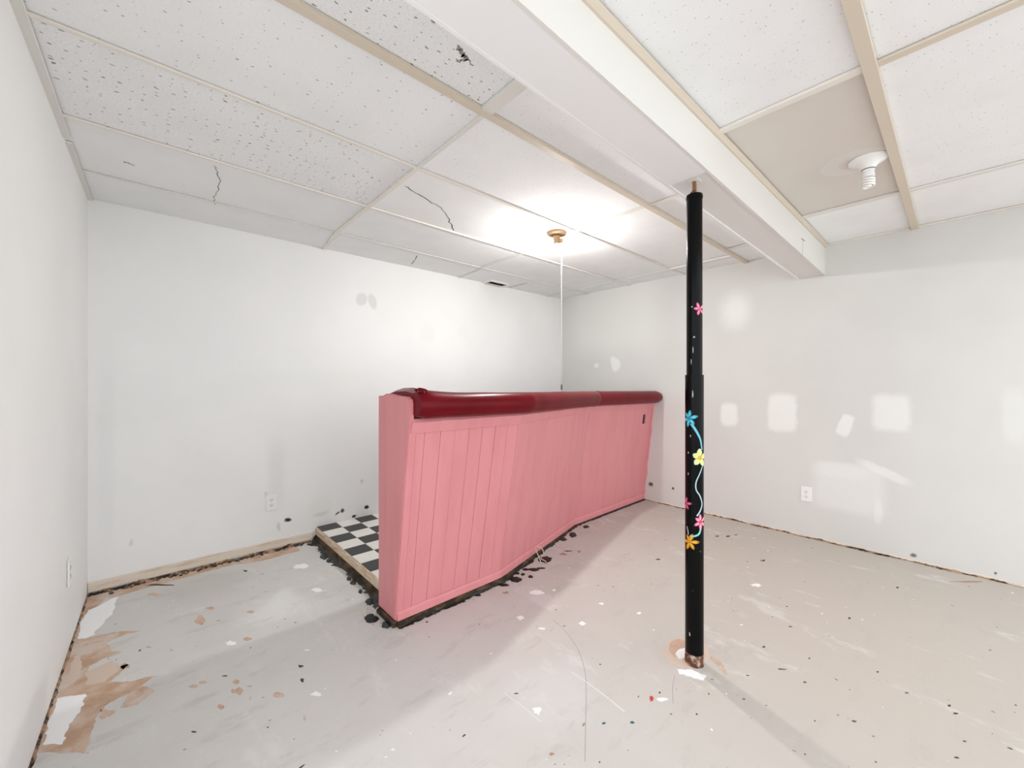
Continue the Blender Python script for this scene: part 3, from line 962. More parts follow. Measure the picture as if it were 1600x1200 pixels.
# ------------------------------------------------------------------ the black pole
PX, PY = 1.767, 0.772
POLE = thing('support_pole', 'black telescopic steel post painted with flowers under the ceiling beam', 'post', (PX, PY, 0))
R1, R2 = 0.0375, 0.0322
bm = bmesh.new()
lathe(bm, [(R1, 0.045), (R1, 1.240), (R1 + 0.0006, 1.249), (R2, 1.2495)], 40)
obj('lower_tube', bm, M_POLE, POLE, smooth=True, sharp=40)
zt = 2.025
bm = bmesh.new()
lathe(bm, [(R2, 1.20), (R2, zt), (R2 - 0.003, zt + 0.002)], 36)
obj('upper_tube', bm, M_POLE, POLE, smooth=True, sharp=40)
bm = bmesh.new()
lathe(bm, [(R2 + 0.0015, zt - 0.012), (R2 + 0.002, zt - 0.004), (R2 + 0.0005, zt + 0.004), (0.012, zt + 0.005)], 32)
obj('top_cap', bm, M_POLE, POLE, smooth=True, sharp=40)
bz = beam_z(PX) + 0.006
bm = bmesh.new()
pr = [(0.009, zt + 0.003)]
z = zt + 0.006
while z < bz - 0.014:
    pr += [(0.0095, z), (0.0078, z + 0.002)]
    z += 0.004
pr += [(0.009, bz)]
lathe(bm, pr, 18)
obj('jack_screw', bm, M_BRASS, POLE, smooth=True, sharp=60)
bm = bmesh.new()
lathe(bm, [(0.016, zt + 0.010), (0.016, zt + 0.020)], 6)
obj('hex_nut', bm, M_RUST, POLE)
bm = bmesh.new()
box(bm, -0.022, 0.022, -0.022, 0.022, bz - 0.004, bz + 0.0, 0.001)
obj('bearing_plate', bm, M_GRID_C, POLE)
bm = bmesh.new()
lathe(bm, [(R1 + 0.001, 0.0), (R1 + 0.002, 0.008), (R1 + 0.0006, 0.03), (R1 + 0.0002, 0.05)], 36)
obj('rusty_foot', bm, M_RUST, POLE, smooth=True)
# bolt holes / knocks in the upper tube
view = math.atan2(-PY, -PX)               # direction from the pole to the camera
def cyl(px, py, r, lift=0.0007, z_only=False):
    """wrap a painted spot round the tube"""
    depth = SA * PX + CA * PY
    u = (px - 1085.5) * depth / F_PX
    z = EYE - (py - 600) * depth / F_PX
    return u, z
def wrap(u, z, r, lift):
    # arc length u measured on the silhouette, positive to the photo's right
    th = view + math.asin(max(-0.995, min(0.995, u / r)))
    return Vector(((r + lift) * math.cos(th), (r + lift) * math.sin(th), z))
def wrap_arc(a, z, r, lift):
    th = view + a / r
    return Vector(((r + lift) * math.cos(th), (r + lift) * math.sin(th), z))
def arc_of(px, r):
    u, _ = cyl(px, 0, r)
    return r * math.asin(max(-0.99, min(0.99, u / r)))
def flower(px, py, size, r, n, cols, ccol, rot=0.0, wide=0.42):
    a0 = arc_of(px, r)
    _, z0 = cyl(px, py, r)
    mats = [new_mat('petal_paint', cols[0], 0.4), new_mat('petal_paint_light', cols[1], 0.4), new_mat('flower_centre_paint', ccol, 0.4)]
    root = None
    bm = bmesh.new()
    def pet(scale, lift, mi, wscale):
        for k in range(n):
            ang = rot + 2 * math.pi * k / n + 0.12 * math.sin(k * 2.3)
            ln = size * (0.92 + 0.14 * math.sin(k * 1.7 + 1)) * scale
            ctr = None
            outline = []
            for q in range(14):
                t = q / 13
                s = 1 if q < 7 else -1
                tt = (q / 6) if q < 7 else ((13 - q) / 6)
                w = wide * size * wscale * math.sin(math.pi * min(1, tt * 0.93 + 0.03)) ** 0.8
                outline.append((ln * (0.12 + 0.88 * tt), s * w * 0.5))
            cv = bm.verts.new(wrap_arc(a0 + math.cos(ang) * ln * 0.55, z0 + math.sin(ang) * ln * 0.55, r, lift))
            vv = []
            for (l, w) in outline:
                du = math.cos(ang) * l - math.sin(ang) * w
                dz = math.sin(ang) * l + math.cos(ang) * w
                vv.append(bm.verts.new(wrap_arc(a0 + du, z0 + dz, r, lift)))
            for q in range(14):
                f = bm.faces.new((vv[q], vv[(q + 1) % 14], cv))
                f.material_index = mi
    pet(1.0, 0.0006, 0, 1.0)
    pet(0.82, 0.0010, 1, 0.5)
    cv = bm.verts.new(wrap_arc(a0, z0, r, 0.0014))
    ring = [bm.verts.new(wrap_arc(a0 + math.cos(t) * size * 0.24, z0 + math.sin(t) * size * 0.24, r, 0.0012)) for t in [2 * math.pi * k / 10 for k in range(10)]]
    for k in range(10):
        bm.faces.new((ring[k], ring[(k + 1) % 10], cv)).material_index = 2
    return obj('painted_flower', bm, mats, POLE)
flower(1078, 653, 0.036, R1, 6, (srgb(34, 160, 190), srgb(92, 200, 220)), srgb(30, 130, 165), 0.3)['label'] = 'turquoise painted flower'
flower(1093, 713, 0.040, R1, 5, (srgb(205, 222, 170), srgb(240, 226, 120)), srgb(232, 160, 30), 0.25, 0.6)['label'] = 'pale yellow painted flower'
flower(1094, 811, 0.034, R1, 6, (srgb(226, 106, 140), srgb(244, 170, 188)), srgb(216, 50, 90), 0.5)['label'] = 'pink painted flower'
flower(1079, 843, 0.038, R1, 6, (srgb(190, 128, 20), srgb(236, 176, 40)), srgb(206, 140, 30), 0.1)['label'] = 'orange painted flower'
flower(1073.6, 786, 0.030, R1, 6, (srgb(196, 70, 116), srgb(226, 110, 150)), srgb(170, 40, 80), 0.2)
flower(1092.5, 485, 0.030, R2, 5, (srgb(222, 96, 140), srgb(240, 150, 176)), srgb(236, 70, 110), 0.6)
def vine(pts, r, w0, w1, col):
    P = catmull([(arc_of(px, r), cyl(px, py, r)[1], 0) for px, py in pts], 8)
    bm = bmesh.new()
    prev = None
    for i, p in enumerate(P):
        t = (P[min(i + 1, len(P) - 1)] - P[max(i - 1, 0)]).normalized()
        n_ = Vector((-t.y, t.x, 0))
        w = (w0 + (w1 - w0) * i / (len(P) - 1)) / 2
        a, b = p + n_ * w, p - n_ * w
        cur = (bm.verts.new(wrap_arc(a.x, a.y, r, 0.0004)), bm.verts.new(wrap_arc(p.x, p.y, r, 0.0009)), bm.verts.new(wrap_arc(b.x, b.y, r, 0.0004)))
        if prev:
            bm.faces.new((prev[0], prev[1], cur[1], cur[0]))
            bm.faces.new((prev[1], prev[2], cur[2], cur[1]))
        prev = cur
    return obj('painted_vine', bm, new_mat('vine_paint', col, 0.4), POLE)
vine([(1081, 661), (1088, 672), (1094, 686), (1096, 701)], R1, 0.011, 0.006, srgb(104, 190, 208))
vine([(1097, 724), (1093, 737), (1088, 750), (1088, 762), (1093, 771), (1096, 783), (1094, 793), (1089, 802)], R1, 0.004, 0.006, srgb(176, 208, 214))
vine([(1094.5, 821), (1092, 829), (1086, 833), (1079.5, 834)], R1, 0.008, 0.007, srgb(130, 206, 204))
vine([(1075, 821), (1076.5, 828), (1077, 833)], R1, 0.004, 0.004, srgb(190, 200, 210))
M_CHIP = new_mat('chipped_primer', srgb(196, 194, 190), 0.6)
for (px, py, w, h, r) in ((1082, 481, .006, .007, R2), (1085, 528, .009, .007, R2), (1083.5, 548, .004, .03, R2), (1081, 565, .003, .025, R2), (1083, 615, .005, .035, R1), (1080, 680, .004, .012, R1), (1077, 706, .004, .01, R1), (1077, 739, .004, .012, R1), (1079, 986, .005, .018, R1), (1088, 1030, .03, .012, R1)):
    a0 = arc_of(px, r); _, z0 = cyl(px, py, r)
    bm = bmesh.new()
    cv = bm.verts.new(wrap_arc(a0, z0, r, 0.0014))
    ring = [bm.verts.new(wrap_arc(a0 + math.cos(t) * w / 2 * random.uniform(.6, 1.2), z0 + math.sin(t) * h / 2 * random.uniform(.7, 1.2), r, 0.0007)) for t in [2 * math.pi * k / 9 for k in range(9)]]
    for k in range(9):
        bm.faces.new((ring[k], ring[(k + 1) % 9], cv))
    obj('paint_chip', bm, M_CHIP, POLE)

# ------------------------------------------------------------------ lit pull-chain bulb
BX, BY = 2.149, 1.906
LAMP = thing('pull_chain_lamp', 'lit bare bulb in a brown pull-string socket above the bar', 'lamp', (BX, BY, H))
bm = bmesh.new()
lathe(bm, [(0.066, 0.006), (0.068, -0.003), (0.064, -0.009), (0.045, -0.014), (0.03, -0.018)], 32)
obj('canopy', bm, M_BRONZE, LAMP, smooth=True, sharp=40)
bm = bmesh.new()
lathe(bm, [(0.026, -0.012), (0.027, -0.03), (0.022, -0.048), (0.021, -0.066), (0.0175, -0.068)], 24)
obj('socket', bm, M_BRONZE, LAMP, smooth=True, sharp=40)
bm = bmesh.new()
dv = Vector((0.75, -0.1, 0)).normalized()
box(bm, 0.018, 0.046, -0.011, 0.011, -0.062, -0.036, 0.004)
bmesh.ops.rotate(bm, verts=bm.verts, cent=(0, 0, 0), matrix=Matrix.Rotation(math.radians(-40), 3, 'Z'))
obj('pull_switch', bm, M_BRASS, LAMP)
bm = bmesh.new()
lathe(bm, [(0.013, -0.066), (0.0145, -0.074), (0.021, -0.084), (0.0275, -0.096), (0.029, -0.102)], 24)
obj('added_light_collar', bm, M_WHITEPL, LAMP, smooth=True, sharp=60)  # opaque collar added to keep the bulb from over-lighting the ceiling
bm = bmesh.new()
lathe(bm, [(0.0288, -0.1021), (0.0282, -0.112), (0.0255, -0.121), (0.0205, -0.128), (0.0135, -0.1325), (0.004, -0.1345)], 20)
M_BULB = new_mat('glowing_bulb', (1, 1, 1, 1), 0.3)
b_ = M_BULB.node_tree.nodes['Principled BSDF']
b_.inputs['Emission Color'].default_value = (1.0, 0.98, 0.95, 1)
b_.inputs['Emission Strength'].default_value = BULB
obj('bulb', bm, M_BULB, LAMP, smooth=True)
bm = bmesh.new()
sx_, sy_ = 0.034 * math.cos(math.radians(-42)), 0.034 * math.sin(math.radians(-42))
tube(bm, [(sx_, sy_, -0.05), (sx_ + .001, sy_, -0.3), (sx_ + .002, sy_, -0.7), (sx_ + .001, sy_, -1.07)], 0.0022, 6)
obj('pull_string', bm, M_STRING, LAMP, smooth=True)
bm = bmesh.new()
lathe(bm, [(0.001, -1.062), (0.004, -1.066), (0.0065, -1.08), (0.006, -1.10), (0.002, -1.105)], 12, center=(sx_ + .001, sy_, 0))
obj('string_knob', bm, new_mat('grey_knob', srgb(96, 98, 100), 0.4), LAMP, smooth=True)

# ------------------------------------------------------------------ compact fluorescent fixture
CX, CY = 2.549, 0.29
CF = thing('spiral_lamp', 'white porcelain lampholder with spiral bulb on the beige ceiling panel', 'lamp', (CX, CY, H + 0.006))
bm = bmesh.new()
lathe(bm, [(0.075, 0.0), (0.077, -0.004), (0.074, -0.009), (0.060, -0.014), (0.042, -0.024), (0.030, -0.038), (0.026, -0.048)], 36)
obj('lampholder', bm, M_PORC, CF, smooth=True, sharp=45)
for s in (-1, 1):
    bm = bmesh.new()
    lathe(bm, [(0.006, -0.006), (0.006, -0.0145), (0.001, -0.0148)], 10, center=(s * 0.051, 0.012 * s, 0))
    obj('screw', bm, M_SLOT, CF)
bm = bmesh.new()
lathe(bm, [(0.0262, -0.047), (0.0262, -0.052), (0.022, -0.053), (0.022, -0.066), (0.024, -0.068), (0.024, -0.082), (0.02, -0.086)], 24)
obj('bulb_base', bm, M_WHITEPL, CF, smooth=True, sharp=40)
bm = bmesh.new()
lathe(bm, [(0.0268, -0.0478), (0.0268, -0.0512)], 24, caps=False)
obj('socket_ring', bm, M_SLOT, CF, smooth=True)
bm = bmesh.new()
pts = []
turns = 3.6
for i in range(int(turns * 20) + 1):
    t = i / 20 * 2 * math.pi
    pts.append((0.0205 * math.cos(t), 0.0205 * math.sin(t), -0.088 - 0.0125 * i / 20))
tube(bm, pts, 0.0056, 8)
obj('spiral_tube', bm, M_CFL, CF, smooth=True)
# pale ring of old paint where a bigger fitting used to sit
bm = bmesh.new()
lathe(bm, [(0.129, 0.004), (0.129, -0.0004), (0.06, -0.0006)], 48, caps=False)
o = obj('pale_disc', bm, new_mat('pale_old_paint', srgb(222, 219, 213), 0.7), TILES[5, 2])
o.location = (CX - 0.015 - TILES[5, 2].location.x, CY + 0.035 + 0.015 - TILES[5, 2].location.y, 0)

# ------------------------------------------------------------------ outlets
def outlet(label, origin, rotz):
    r = thing('wall_outlet', label, 'outlet', origin, rotz)
    bm = bmesh.new()
    box(bm, -0.036, 0.036, -0.006, 0.0, -0.0575, 0.0575, 0.002)
    obj('cover_plate', bm, M_WHITEPL, r)
    for s in (-1, 1):
        bm = bmesh.new()
        pts = []
        for k in range(16):
            a = 2 * math.pi * k / 16
            pts.append((max(-0.0165, min(0.0165, 0.0175 * math.cos(a))), -0.0062, s * 0.0195 + 0.0142 * math.sin(a)))
        prism(bm, pts, (0, -0.0016, 0))
        sock = obj('receptacle', bm, M_PORC, r)
        for (u, h) in ((-0.0065, 0.009), (0.0065, 0.007)):
            bm = bmesh.new()
            box(bm, u - 0.0012, u + 0.0012, -0.0084, -0.0075, s * 0.0195 + 0.003 - h / 2, s * 0.0195 + 0.003 + h / 2)
            obj('slot', bm, M_SLOT, sock)
        bm = bmesh.new()
        box(bm, -0.0025, 0.0025, -0.0084, -0.0075, s * 0.0195 - 0.0095, s * 0.0195 - 0.0045)
        obj('ground_hole', bm, M_SLOT, sock)
    bm = bmesh.new()
    box(bm, -0.003, 0.003, -0.0074, -0.0055, -0.003, 0.003, 0.001)
    obj('screw', bm, M_GRID_W, r)
    return r
u, v = on_back(424, 785)
outlet('white outlet on the back wall left of the bar platform', (u, BACK, v), 0)
u, v = on_right(1260, 772)
outlet('white outlet on the right wall beside the pale plaster smear', (RIGHT, u, v), -math.pi / 2)
outlet('white outlet on the left wall seen almost edge on', (left_x(2.70), 2.70, 0.36), math.pi / 2 + 0.0175)

# ------------------------------------------------------------------ ceiling vent in the border row
VX0, VX1, VY0, VY1 = 2.62, 2.87, 3.215, 3.335
VENT = thing('ceiling_vent', 'small white ceiling vent against the back wall above the bar', 'vent', ((VX0 + VX1) / 2, (VY0 + VY1) / 2, H))
hx, hy = (VX1 - VX0) / 2, (VY1 - VY0) / 2
bm = bmesh.new()
for (a, b, c, d_) in ((-hx, hx, -hy, -hy + .018), (-hx, hx, hy - .018, hy), (-hx, -hx + .018, -hy + .018, hy - .018), (hx - .018, hx, -hy + .018, hy - .018)):
    box(bm, a, b, c, d_, -0.008, 0.006, 0.001)
obj('frame', bm, M_GRID_W, VENT)
bm = bmesh.new()
box(bm, -hx + .017, hx - .017, -hy + .017, hy - .017, 0.001, 0.0055)
obj('throat', bm, M_SLOT, VENT)
for k in range(5):
    y = -hy + 0.026 + k * (2 * hy - 0.052) / 4
    bm = bmesh.new()
    prism(bm, [(-hx + .018, y - .006, -0.006), (-hx + .018, y - .005, -0.006), (-hx + .018, y + .006, 0.001), (-hx + .018, y + .005, 0.001)], (2 * hx - .036, 0, 0))
    obj('louvre', bm, M_BRONZE, VENT)

# ------------------------------------------------------------------ floor wear: bare patches, smears, tar, specks
def jag(pts, amt, sub=3, seed=0):
    out = []
    n = len(pts)
    for i in range(n):
        a, b = Vector(pts[i]), Vector(pts[(i + 1) % n])
        for k in range(sub):
            p = a.lerp(b, k / sub)
            nz = noise.noise_vector(Vector((p.x * 18, p.y * 18, seed)))
            nz += noise.noise_vector(Vector((p.x * 75, p.y * 75, seed + 3))) * 0.7
            nz += noise.noise_vector(Vector((p.x * 240, p.y * 240, seed + 5))) * 0.3
            out.append((p.x + nz.x * amt, p.y + nz.y * amt))
    return out
def stain(name, pts_px, mat, h=0.0005, amt=0.01, sub=3, seed=0, scale=None):
    pts = [on_floor(px, py) for px, py in pts_px]
    pts = [(max(x, left_x(y) + 0.006), min(y, BACK - 0.02)) for x, y in jag(pts, amt, sub, seed)]
    bm = bmesh.new()
    vt = [bm.verts.new((x, y, h)) for x, y in pts]
    f = bm.faces.new(vt)
    bmesh.ops.triangulate(bm, faces=[f])
    vb = [bm.verts.new((x, y, 0.0)) for x, y in pts]
    n = len(pts)
    for i in range(n):
        bm.faces.new((vt[i], vb[i], vb[(i + 1) % n], vt[(i + 1) % n]))
    return obj(name, bm, mat, FLOOR)
Zm = lambda L: [(x / 3.2, 760 + y / 3.2) for x, y in L]
stain('bare_patch', Zm([(440, 548), (545, 540), (500, 590), (440, 640), (425, 760), (560, 730), (715, 718), (560, 765), (530, 790), (560, 825), (610, 830), (510, 865), (445, 900), (440, 985), (520, 925), (600, 900), (650, 890), (600, 935), (540, 985), (620, 975), (765, 955), (700, 1000), (772, 1020), (690, 1085), (615, 1105), (640, 1040), (540, 1090), (490, 1140), (470, 1192), (430, 1330), (160, 1330), (205, 1192), (320, 850)]), M_BROWN, 0.0005, 0.008, 8, 1)
stain('plaster_smear', Zm([(600, 550), (580, 580), (560, 640), (480, 720), (470, 745), (390, 768), (400, 690), (440, 620), (500, 595), (560, 560)]), M_PLASTER, 0.0012, 0.008, 8, 2)
stain('plaster_smear', Zm([(290, 1060), (420, 1040), (420, 1080), (395, 1130), (350, 1190), (310, 1290), (215, 1290), (240, 1190)]), M_PLASTER, 0.0010, 0.010, 8, 3)
stain('plaster_smear', Zm([(440, 930), (560, 870), (600, 915), (520, 975), (430, 990)]), M_PEACH, 0.0009, 0.012, 8, 4)
stain('plaster_smear', Zm([(375, 850), (415, 830), (400, 930), (350, 1000), (340, 950)]), M_PEACH, 0.0009, 0.010, 8, 5)
# narrow brown rim along the back wall foot
stain('bare_patch', Zm([(560, 560), (760, 500), (1100, 410), (1160, 395), (1300, 375), (1500, 320), (1480, 300), (1200, 350), (900, 420), (640, 500), (470, 545)]), M_BROWN, 0.0006, 0.008, 8, 6)
for i, (x, y, rx, ry) in enumerate([(1000, 670, 26, 22), (1050, 610, 22, 9), (1255, 627, 22, 8), (965, 1000, 22, 10), (1015, 980, 20, 8), (1185, 1025, 34, 22), (1395, 1045, 34, 16), (1180, 980, 18, 12), (1105, 1100, 18, 12), (1240, 765, 26, 9), (770, 540, 40, 9), (745, 802, 18, 7), (625, 900, 22, 14), (855, 820, 9, 8), (1250, 1060, 10, 8), (540, 1130, 40, 16), (510, 1150, 22, 10), (1525, 1160, 9, 18), (1245, 1000, 12, 6), (1315, 1055, 9, 6)]):
    stain('bare_fleck', Zm([(x + rx * math.cos(t) * random.uniform(.7, 1.2), y + ry * math.sin(t) * random.uniform(.45, 1.25)) for t in [2 * math.pi * k / 10 for k in range(10)]]), M_BROWN, 0.0005, 0.005, 2, 20 + i)
Zp = lambda L: [(1000 + x / 5.4556, 860 + y / 5.4556) for x, y in L]
stain('bare_patch', Zp([(190, 880), (255, 765), (330, 740), (440, 770), (560, 800), (600, 900), (540, 960), (440, 1000), (330, 1000), (230, 935)]), M_PEACH, 0.0005, 0.008, 7, 40)
stain('bare_patch', Zp([(240, 850), (265, 775), (330, 750), (400, 780), (400, 870), (320, 880), (300, 920)]), M_BROWN, 0.0008, 0.006, 7, 41)
stain('bare_patch', Zp([(595, 890), (660, 930), (715, 985), (742, 1050), (720, 1060), (640, 965), (600, 925)]), M_BROWN, 0.0008, 0.005, 7, 42)
stain('plaster_lump', Zp([(300, 890), (340, 855), (400, 845), (410, 925), (330, 925)]), M_PLASTER, 0.006, 0.006, 7, 43)
stain('plaster_lump', Zp([(315, 1010), (420, 1015), (500, 1050), (565, 1075), (550, 1112), (480, 1095), (330, 1050)]), M_PLASTER, 0.002, 0.007, 7, 44)
for i, (px, py, rx, ry, m) in enumerate([(838, 926, 14, 4, M_PLASTER), (866, 922, 3, 2, M_PLASTER), (813, 965, 6, 4, M_PLASTER), (909, 974, 6, 3, M_PLASTER), (847, 982, 5, 2, M_PLASTER), (998, 958, 4, 2, M_PLASTER), (940, 943, 4, 2, M_PLASTER), (839, 1110, 7, 7, M_PLASTER), (1033, 1093, 10, 3, M_PLASTER), (1181, 914, 9, 3, M_PLASTER), (1018, 1091, 3, 5, M_REDSP), (944, 1130, 3, 2, M_TEAL), (988, 1129, 3, 2, M_TEAL), (790, 926, 5, 2, M_SPECKB), (1137, 838, 4, 1.2, M_SPECKD), (1120, 838, 5, 0.9, M_SPECKD), (1150, 836, 3, 0.8, M_SPECKD), (1028, 874, 5, 1.2, M_SPECKD), (470, 885, 12, 4, M_PLASTER), (495, 922, 10, 3, M_PLASTER), (360, 1005, 8, 4, M_PLASTER), (494, 1085, 9, 4, M_PLASTER), (471, 1041, 6, 2, M_SPECKD), (472, 1063, 3, 3, M_SPECKD), (384, 892, 4, 1.2, M_SPECKD), (1193, 876, 4, 1.5, M_SPECKD), (888, 861, 8, 1, M_SPECKD), (880, 866, 5, 2, M_SPECKB), (905, 862, 4, 2, M_SPECKB), (1327, 966, 2.2, 1.6, M_SPECKD), (1194, 1011, 2.5, 1.6, M_SPECKD), (1265, 1029, 2.2, 1.4, M_SPECKD), (1372, 1050, 2.2, 1.3, M_SPECKD), (1258, 1066, 2.6, 1.4, M_SPECKD), (1402, 918, 2.4, 1.2, M_SPECKD), (1493, 1115, 5, 1.8, M_SPECKD), (1417, 1083, 3.5, 1.2, M_SPECKD), (1484, 1103, 3, 1.4, M_SPECKD), (1547, 1016, 2.4, 1.6, M_SPECKB), (1222, 1046, 8, 1.2, M_SPECKD), (1512, 909, 24, 1.3, M_SPECKB), (250, 914, 26, 1.2, M_SPECKD)]):
    rot_ = {24: 0.2, 41: 0.25}.get(i, 0.0)
    stain('paint_fleck', [(px + rx * math.cos(t) * random.uniform(.45, 1.3), py + ry * math.sin(t) * random.uniform(.45, 1.3)) for t in [2 * math.pi * k / 11 for k in range(11)]], m, 0.0007, 0.002, 2, 60 + i)
# hairline crack in the screed
def floor_line(pts_px, w, mat, name='hairline_crack'):
    P = catmull([(*on_floor(*p), 0) for p in pts_px], 8)
    bm = bmesh.new()
    prev = None
    for i, p in enumerate(P):
        t = (P[min(i + 1, len(P) - 1)] - P[max(i - 1, 0)]).normalized()
        n_ = Vector((-t.y, t.x, 0)) * w / 2
        cur = [bm.verts.new(p + n_), bm.verts.new(p + Vector((0, 0, 0.0005))), bm.verts.new(p - n_)]
        if prev:
            bm.faces.new((prev[0], prev[1], cur[1], cur[0])); bm.faces.new((prev[1], prev[2], cur[2], cur[1]))
        prev = cur
    return obj(name, bm, mat, FLOOR)
M_HAIR = new_mat('hairline_grey', srgb(160, 154, 148), 0.8)
floor_line([(864, 968), (884, 987), (903, 1015), (914, 1050), (916, 1090), (915, 1130), (914, 1190)], 0.0022, M_HAIR)
floor_line([(1054, 1055), (1051, 1075), (1052, 1100)], 0.002, M_HAIR)
M_PALE = new_mat('pale_trowel_line', srgb(226, 223, 219), 0.6)
floor_line([(893, 1050), (915, 1065), (945, 1087), (976, 1112)], 0.005, M_PALE, 'trowel_line')
floor_line([(788, 1082), (800, 1092), (812, 1100), (845, 1128)], 0.004, M_PALE, 'trowel_line')
# tar and mastic blobs along the foot of the bar and platform
def blob(px, py, rx, ry, mat, h=0.006, seed=0):
    rnd = random.Random(seed)
    outer = [(px + rx * math.cos(t) * rnd.uniform(.75, 1.2), py + ry * math.sin(t) * rnd.uniform(.75, 1.2)) for t in [2 * math.pi * k / 14 for k in range(14)]]
    o2 = [on_floor(*p) for p in outer]
    cx = sum(p[0] for p in o2) / 14; cy = sum(p[1] for p in o2) / 14
    bm = bmesh.new()
    a = [bm.verts.new((x, y, 0)) for x, y in o2]
    b = [bm.verts.new((cx + (x - cx) * .78, cy + (y - cy) * .78, h * rnd.uniform(.6, 1.0))) for x, y in o2]
    c_ = bm.verts.new((cx, cy, h))
    for k in range(14):
        q = (k + 1) % 14
        bm.faces.new((a[k], a[q], b[q], b[k]))
        bm.faces.new((b[k], b[q], c_))
    return obj('tar_blob', bm, mat, FLOOR, smooth=True)
for i, (px, py, rx, ry, m, h) in enumerate([(580.6, 967.5, 11, 6.5, M_TAR, .012), (603, 978, 7, 4.5, M_TARG, .015), (676, 957, 8, 3.5, M_TARG, .012), (852, 874, 11, 5.5, M_TAR, .006), (806, 906, 11, 4.2, M_TAR, .006), (829, 901, 4, 2.4, M_TAR, .004), (817, 897.5, 3.5, 2, M_TAR, .004), (834, 890, 9, 3, M_TAR, .004), (845, 888, 9, 1.4, M_TAR, .003), (822, 890, 6, 2, M_TAR, .004), (808, 896, 4, 2, M_TAR, .004), (787, 914, 9, 2.5, M_TAR, .005), (915.5, 823, 5.5, 2.4, M_TAR, .006), (905, 820, 4, 1.6, M_TAR, .004), (503, 852, 9, 5, M_TARG, .012), (489, 851, 10, 2, M_TAR, .006), (506, 870, 6, 5, M_TARG, .012), (514, 877, 4, 3, M_TARG, .010), (552, 911, 5, 3.5, M_TARG, .010), (545, 905, 4, 3, M_TARG, .010), (577, 941, 6, 5, M_TARG, .012), (563, 925, 3, 3, M_TARG, .010), (667, 972, 1.6, 1.2, M_TAR, .002), (648, 966, 6, 1.6, M_TAR, .004), (720, 940, 8, 1.8, M_TAR, .004), (745, 930, 7, 1.8, M_TAR, .004), (625, 976, 7, 1.8, M_TAR, .004), (858, 853, 6, 2, M_TARG, .01), (895, 836, 7, 4, M_TARG, .01), (880, 843, 6, 2.5, M_TARG, .008)]):
    blob(px, py, rx, ry, m, h, i)
# ragged tar squeezed out along the feet of the bar and the platform
for si in range(3):
    a_, b__ = face_pt(si, 0.0, 0.0, 0.027), face_pt(si, 1.0, 0.0, 0.027)
    d_ = (b__ - a_).normalized()
    L_ = (b__ - a_).length
    dirt_strip('tar_edge', (a_.x, a_.y, 0), (b__.x, b__.y, 0), (d_.y, -d_.x, 0), int(70 * L_), 0.001, 0.014, 0.001, 0.020 if si < 2 else 0.010, M_TAR, FLOOR, 30 + si)
dirt_strip('tar_edge', (PX0 - 0.014, 2.08, 0), (PX0 - 0.014, BACK - 0.03, 0), (-1, 0, 0), 90, 0.002, 0.022, 0.002, 0.038, M_TARG, FLOOR, 35)
# crumbs of mould on the foot of the back wall
bm = bmesh.new()
rnd = random.Random(4)
for i in range(150):
    x = xl(BACK) + 0.02 + (0.95 - xl(BACK)) * rnd.random()
    y = BACK - 0.018 - abs(rnd.gauss(0, 0.022))
    s = rnd.uniform(0.002, 0.008)
    bmesh.ops.create_icosphere(bm, subdivisions=1, radius=s, matrix=Matrix.Translation((x, y, s * 0.5)) @ Matrix.Diagonal((1.6, 1, 0.7, 1)))
for i in range(40):
    x = xl(BACK) + 0.01 + 0.25 * rnd.random() ** 1.5
    s = rnd.uniform(0.003, 0.008)
    bmesh.ops.create_icosphere(bm, subdivisions=1, radius=s, matrix=Matrix.Translation((x, BACK - 0.019 - rnd.random() * .02, s * 0.6)))
o = obj('mould_crumbs', bm, M_TAR, BASE)
o['kind'] = 'stuff'
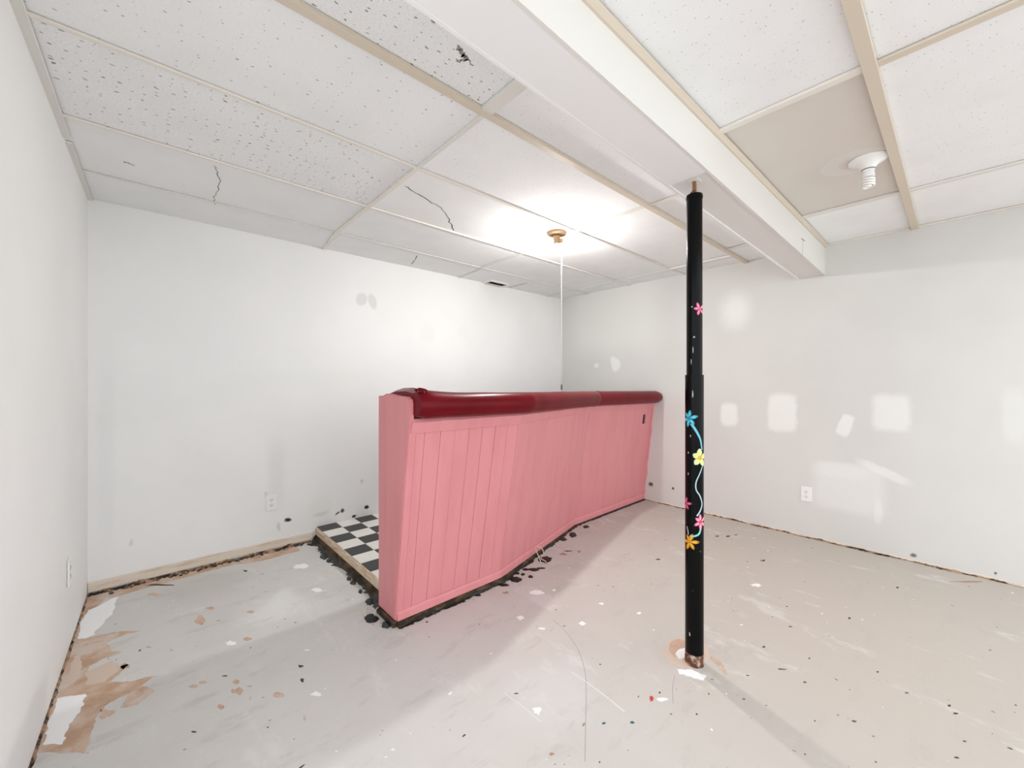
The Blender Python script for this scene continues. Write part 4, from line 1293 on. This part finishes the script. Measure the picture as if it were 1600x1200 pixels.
# paint specks scattered over the whole floor
def specks(name, n, mat, smin, smax, seed, keep):
    rnd = random.Random(seed)
    bm = bmesh.new()
    k = 0
    while k < n:
        x, y = rnd.uniform(-0.2, 3.84), rnd.uniform(-0.9, 3.3)
        if not keep(x, y):
            continue
        k += 1
        s = smin + (smax - smin) * rnd.random() ** 3
        el = rnd.uniform(0.8, 2.6)
        a0 = rnd.choice((-0.7, -0.6, 0.2, rnd.uniform(0, 3.1)))
        q = 6
        top = []
        for j in range(q):
            t = 2 * math.pi * j / q
            u, v = s * el * math.cos(t) * rnd.uniform(.6, 1.2), s * math.sin(t) * rnd.uniform(.6, 1.2)
            top.append(bm.verts.new((x + u * math.cos(a0) - v * math.sin(a0), y + u * math.sin(a0) + v * math.cos(a0), 0.0)))
        c_ = bm.verts.new((x, y, 0.0008))
        for j in range(q):
            bm.faces.new((top[j], top[(j + 1) % q], c_))
    o = obj(name, bm, mat, FLOOR)
    o['kind'] = 'stuff'
    return o
def open_floor(x, y):
    if x > 0.88 and y > (1.84 if x < 1.6 else 1.84 + (x - 1.6) * 0.29 if x < 2.7 else 2.15):
        return False
    return math.hypot(x - PX, y - PY) > 0.06 and x > left_x(y) + 0.03
specks('dark_specks', 420, M_SPECKD, 0.0011, 0.0050, 11, open_floor)
specks('white_specks', 230, M_PLASTER, 0.0012, 0.0060, 12, open_floor)
specks('brown_specks', 110, M_SPECKB, 0.0015, 0.008, 13, open_floor)

# ------------------------------------------------------------------ loose wire ends poking out under the bar
def wire(label, strands, origin):
    r = thing('wire_ends', label, 'wire', origin, 0, 'cut wire ends under the bar')
    for pts in strands:
        bm = bmesh.new()
        tube(bm, catmull(pts, 6), 0.003, 6)
        obj('strand', bm, M_WIRE, r, smooth=True)
    return r
x, y = on_floor(838, 878)
x, y = x + 0.004, y - 0.022
wire('curled ivory wire ends hanging over the middle bend of pink bar front', [
    [(0.0, 0.055, 0.075), (-0.008, 0.03, 0.082), (-0.012, 0.0, 0.060), (-0.004, -0.01, 0.03), (0.0, -0.02, 0.004)],
    [(0.04, 0.06, 0.085), (0.06, 0.03, 0.07), (0.055, 0.01, 0.045), (0.03, 0.0, 0.035), (0.01, -0.005, 0.028)],
    [(0.02, 0.0, 0.02), (0.03, -0.03, 0.012), (0.022, -0.055, 0.006), (0.04, -0.06, 0.003)]], (x, y, 0))
x, y = on_floor(590, 962)
wire('two cut ivory wire ends beside black tar at the bar end', [
    [(0.018, 0.02, 0.03), (0.0, 0.012, 0.032), (-0.014, 0.0, 0.02), (-0.018, -0.008, 0.004)],
    [(-0.03, 0.05, 0.026), (-0.045, 0.045, 0.032), (-0.055, 0.03, 0.02), (-0.05, 0.02, 0.004)]], (x, y, 0))
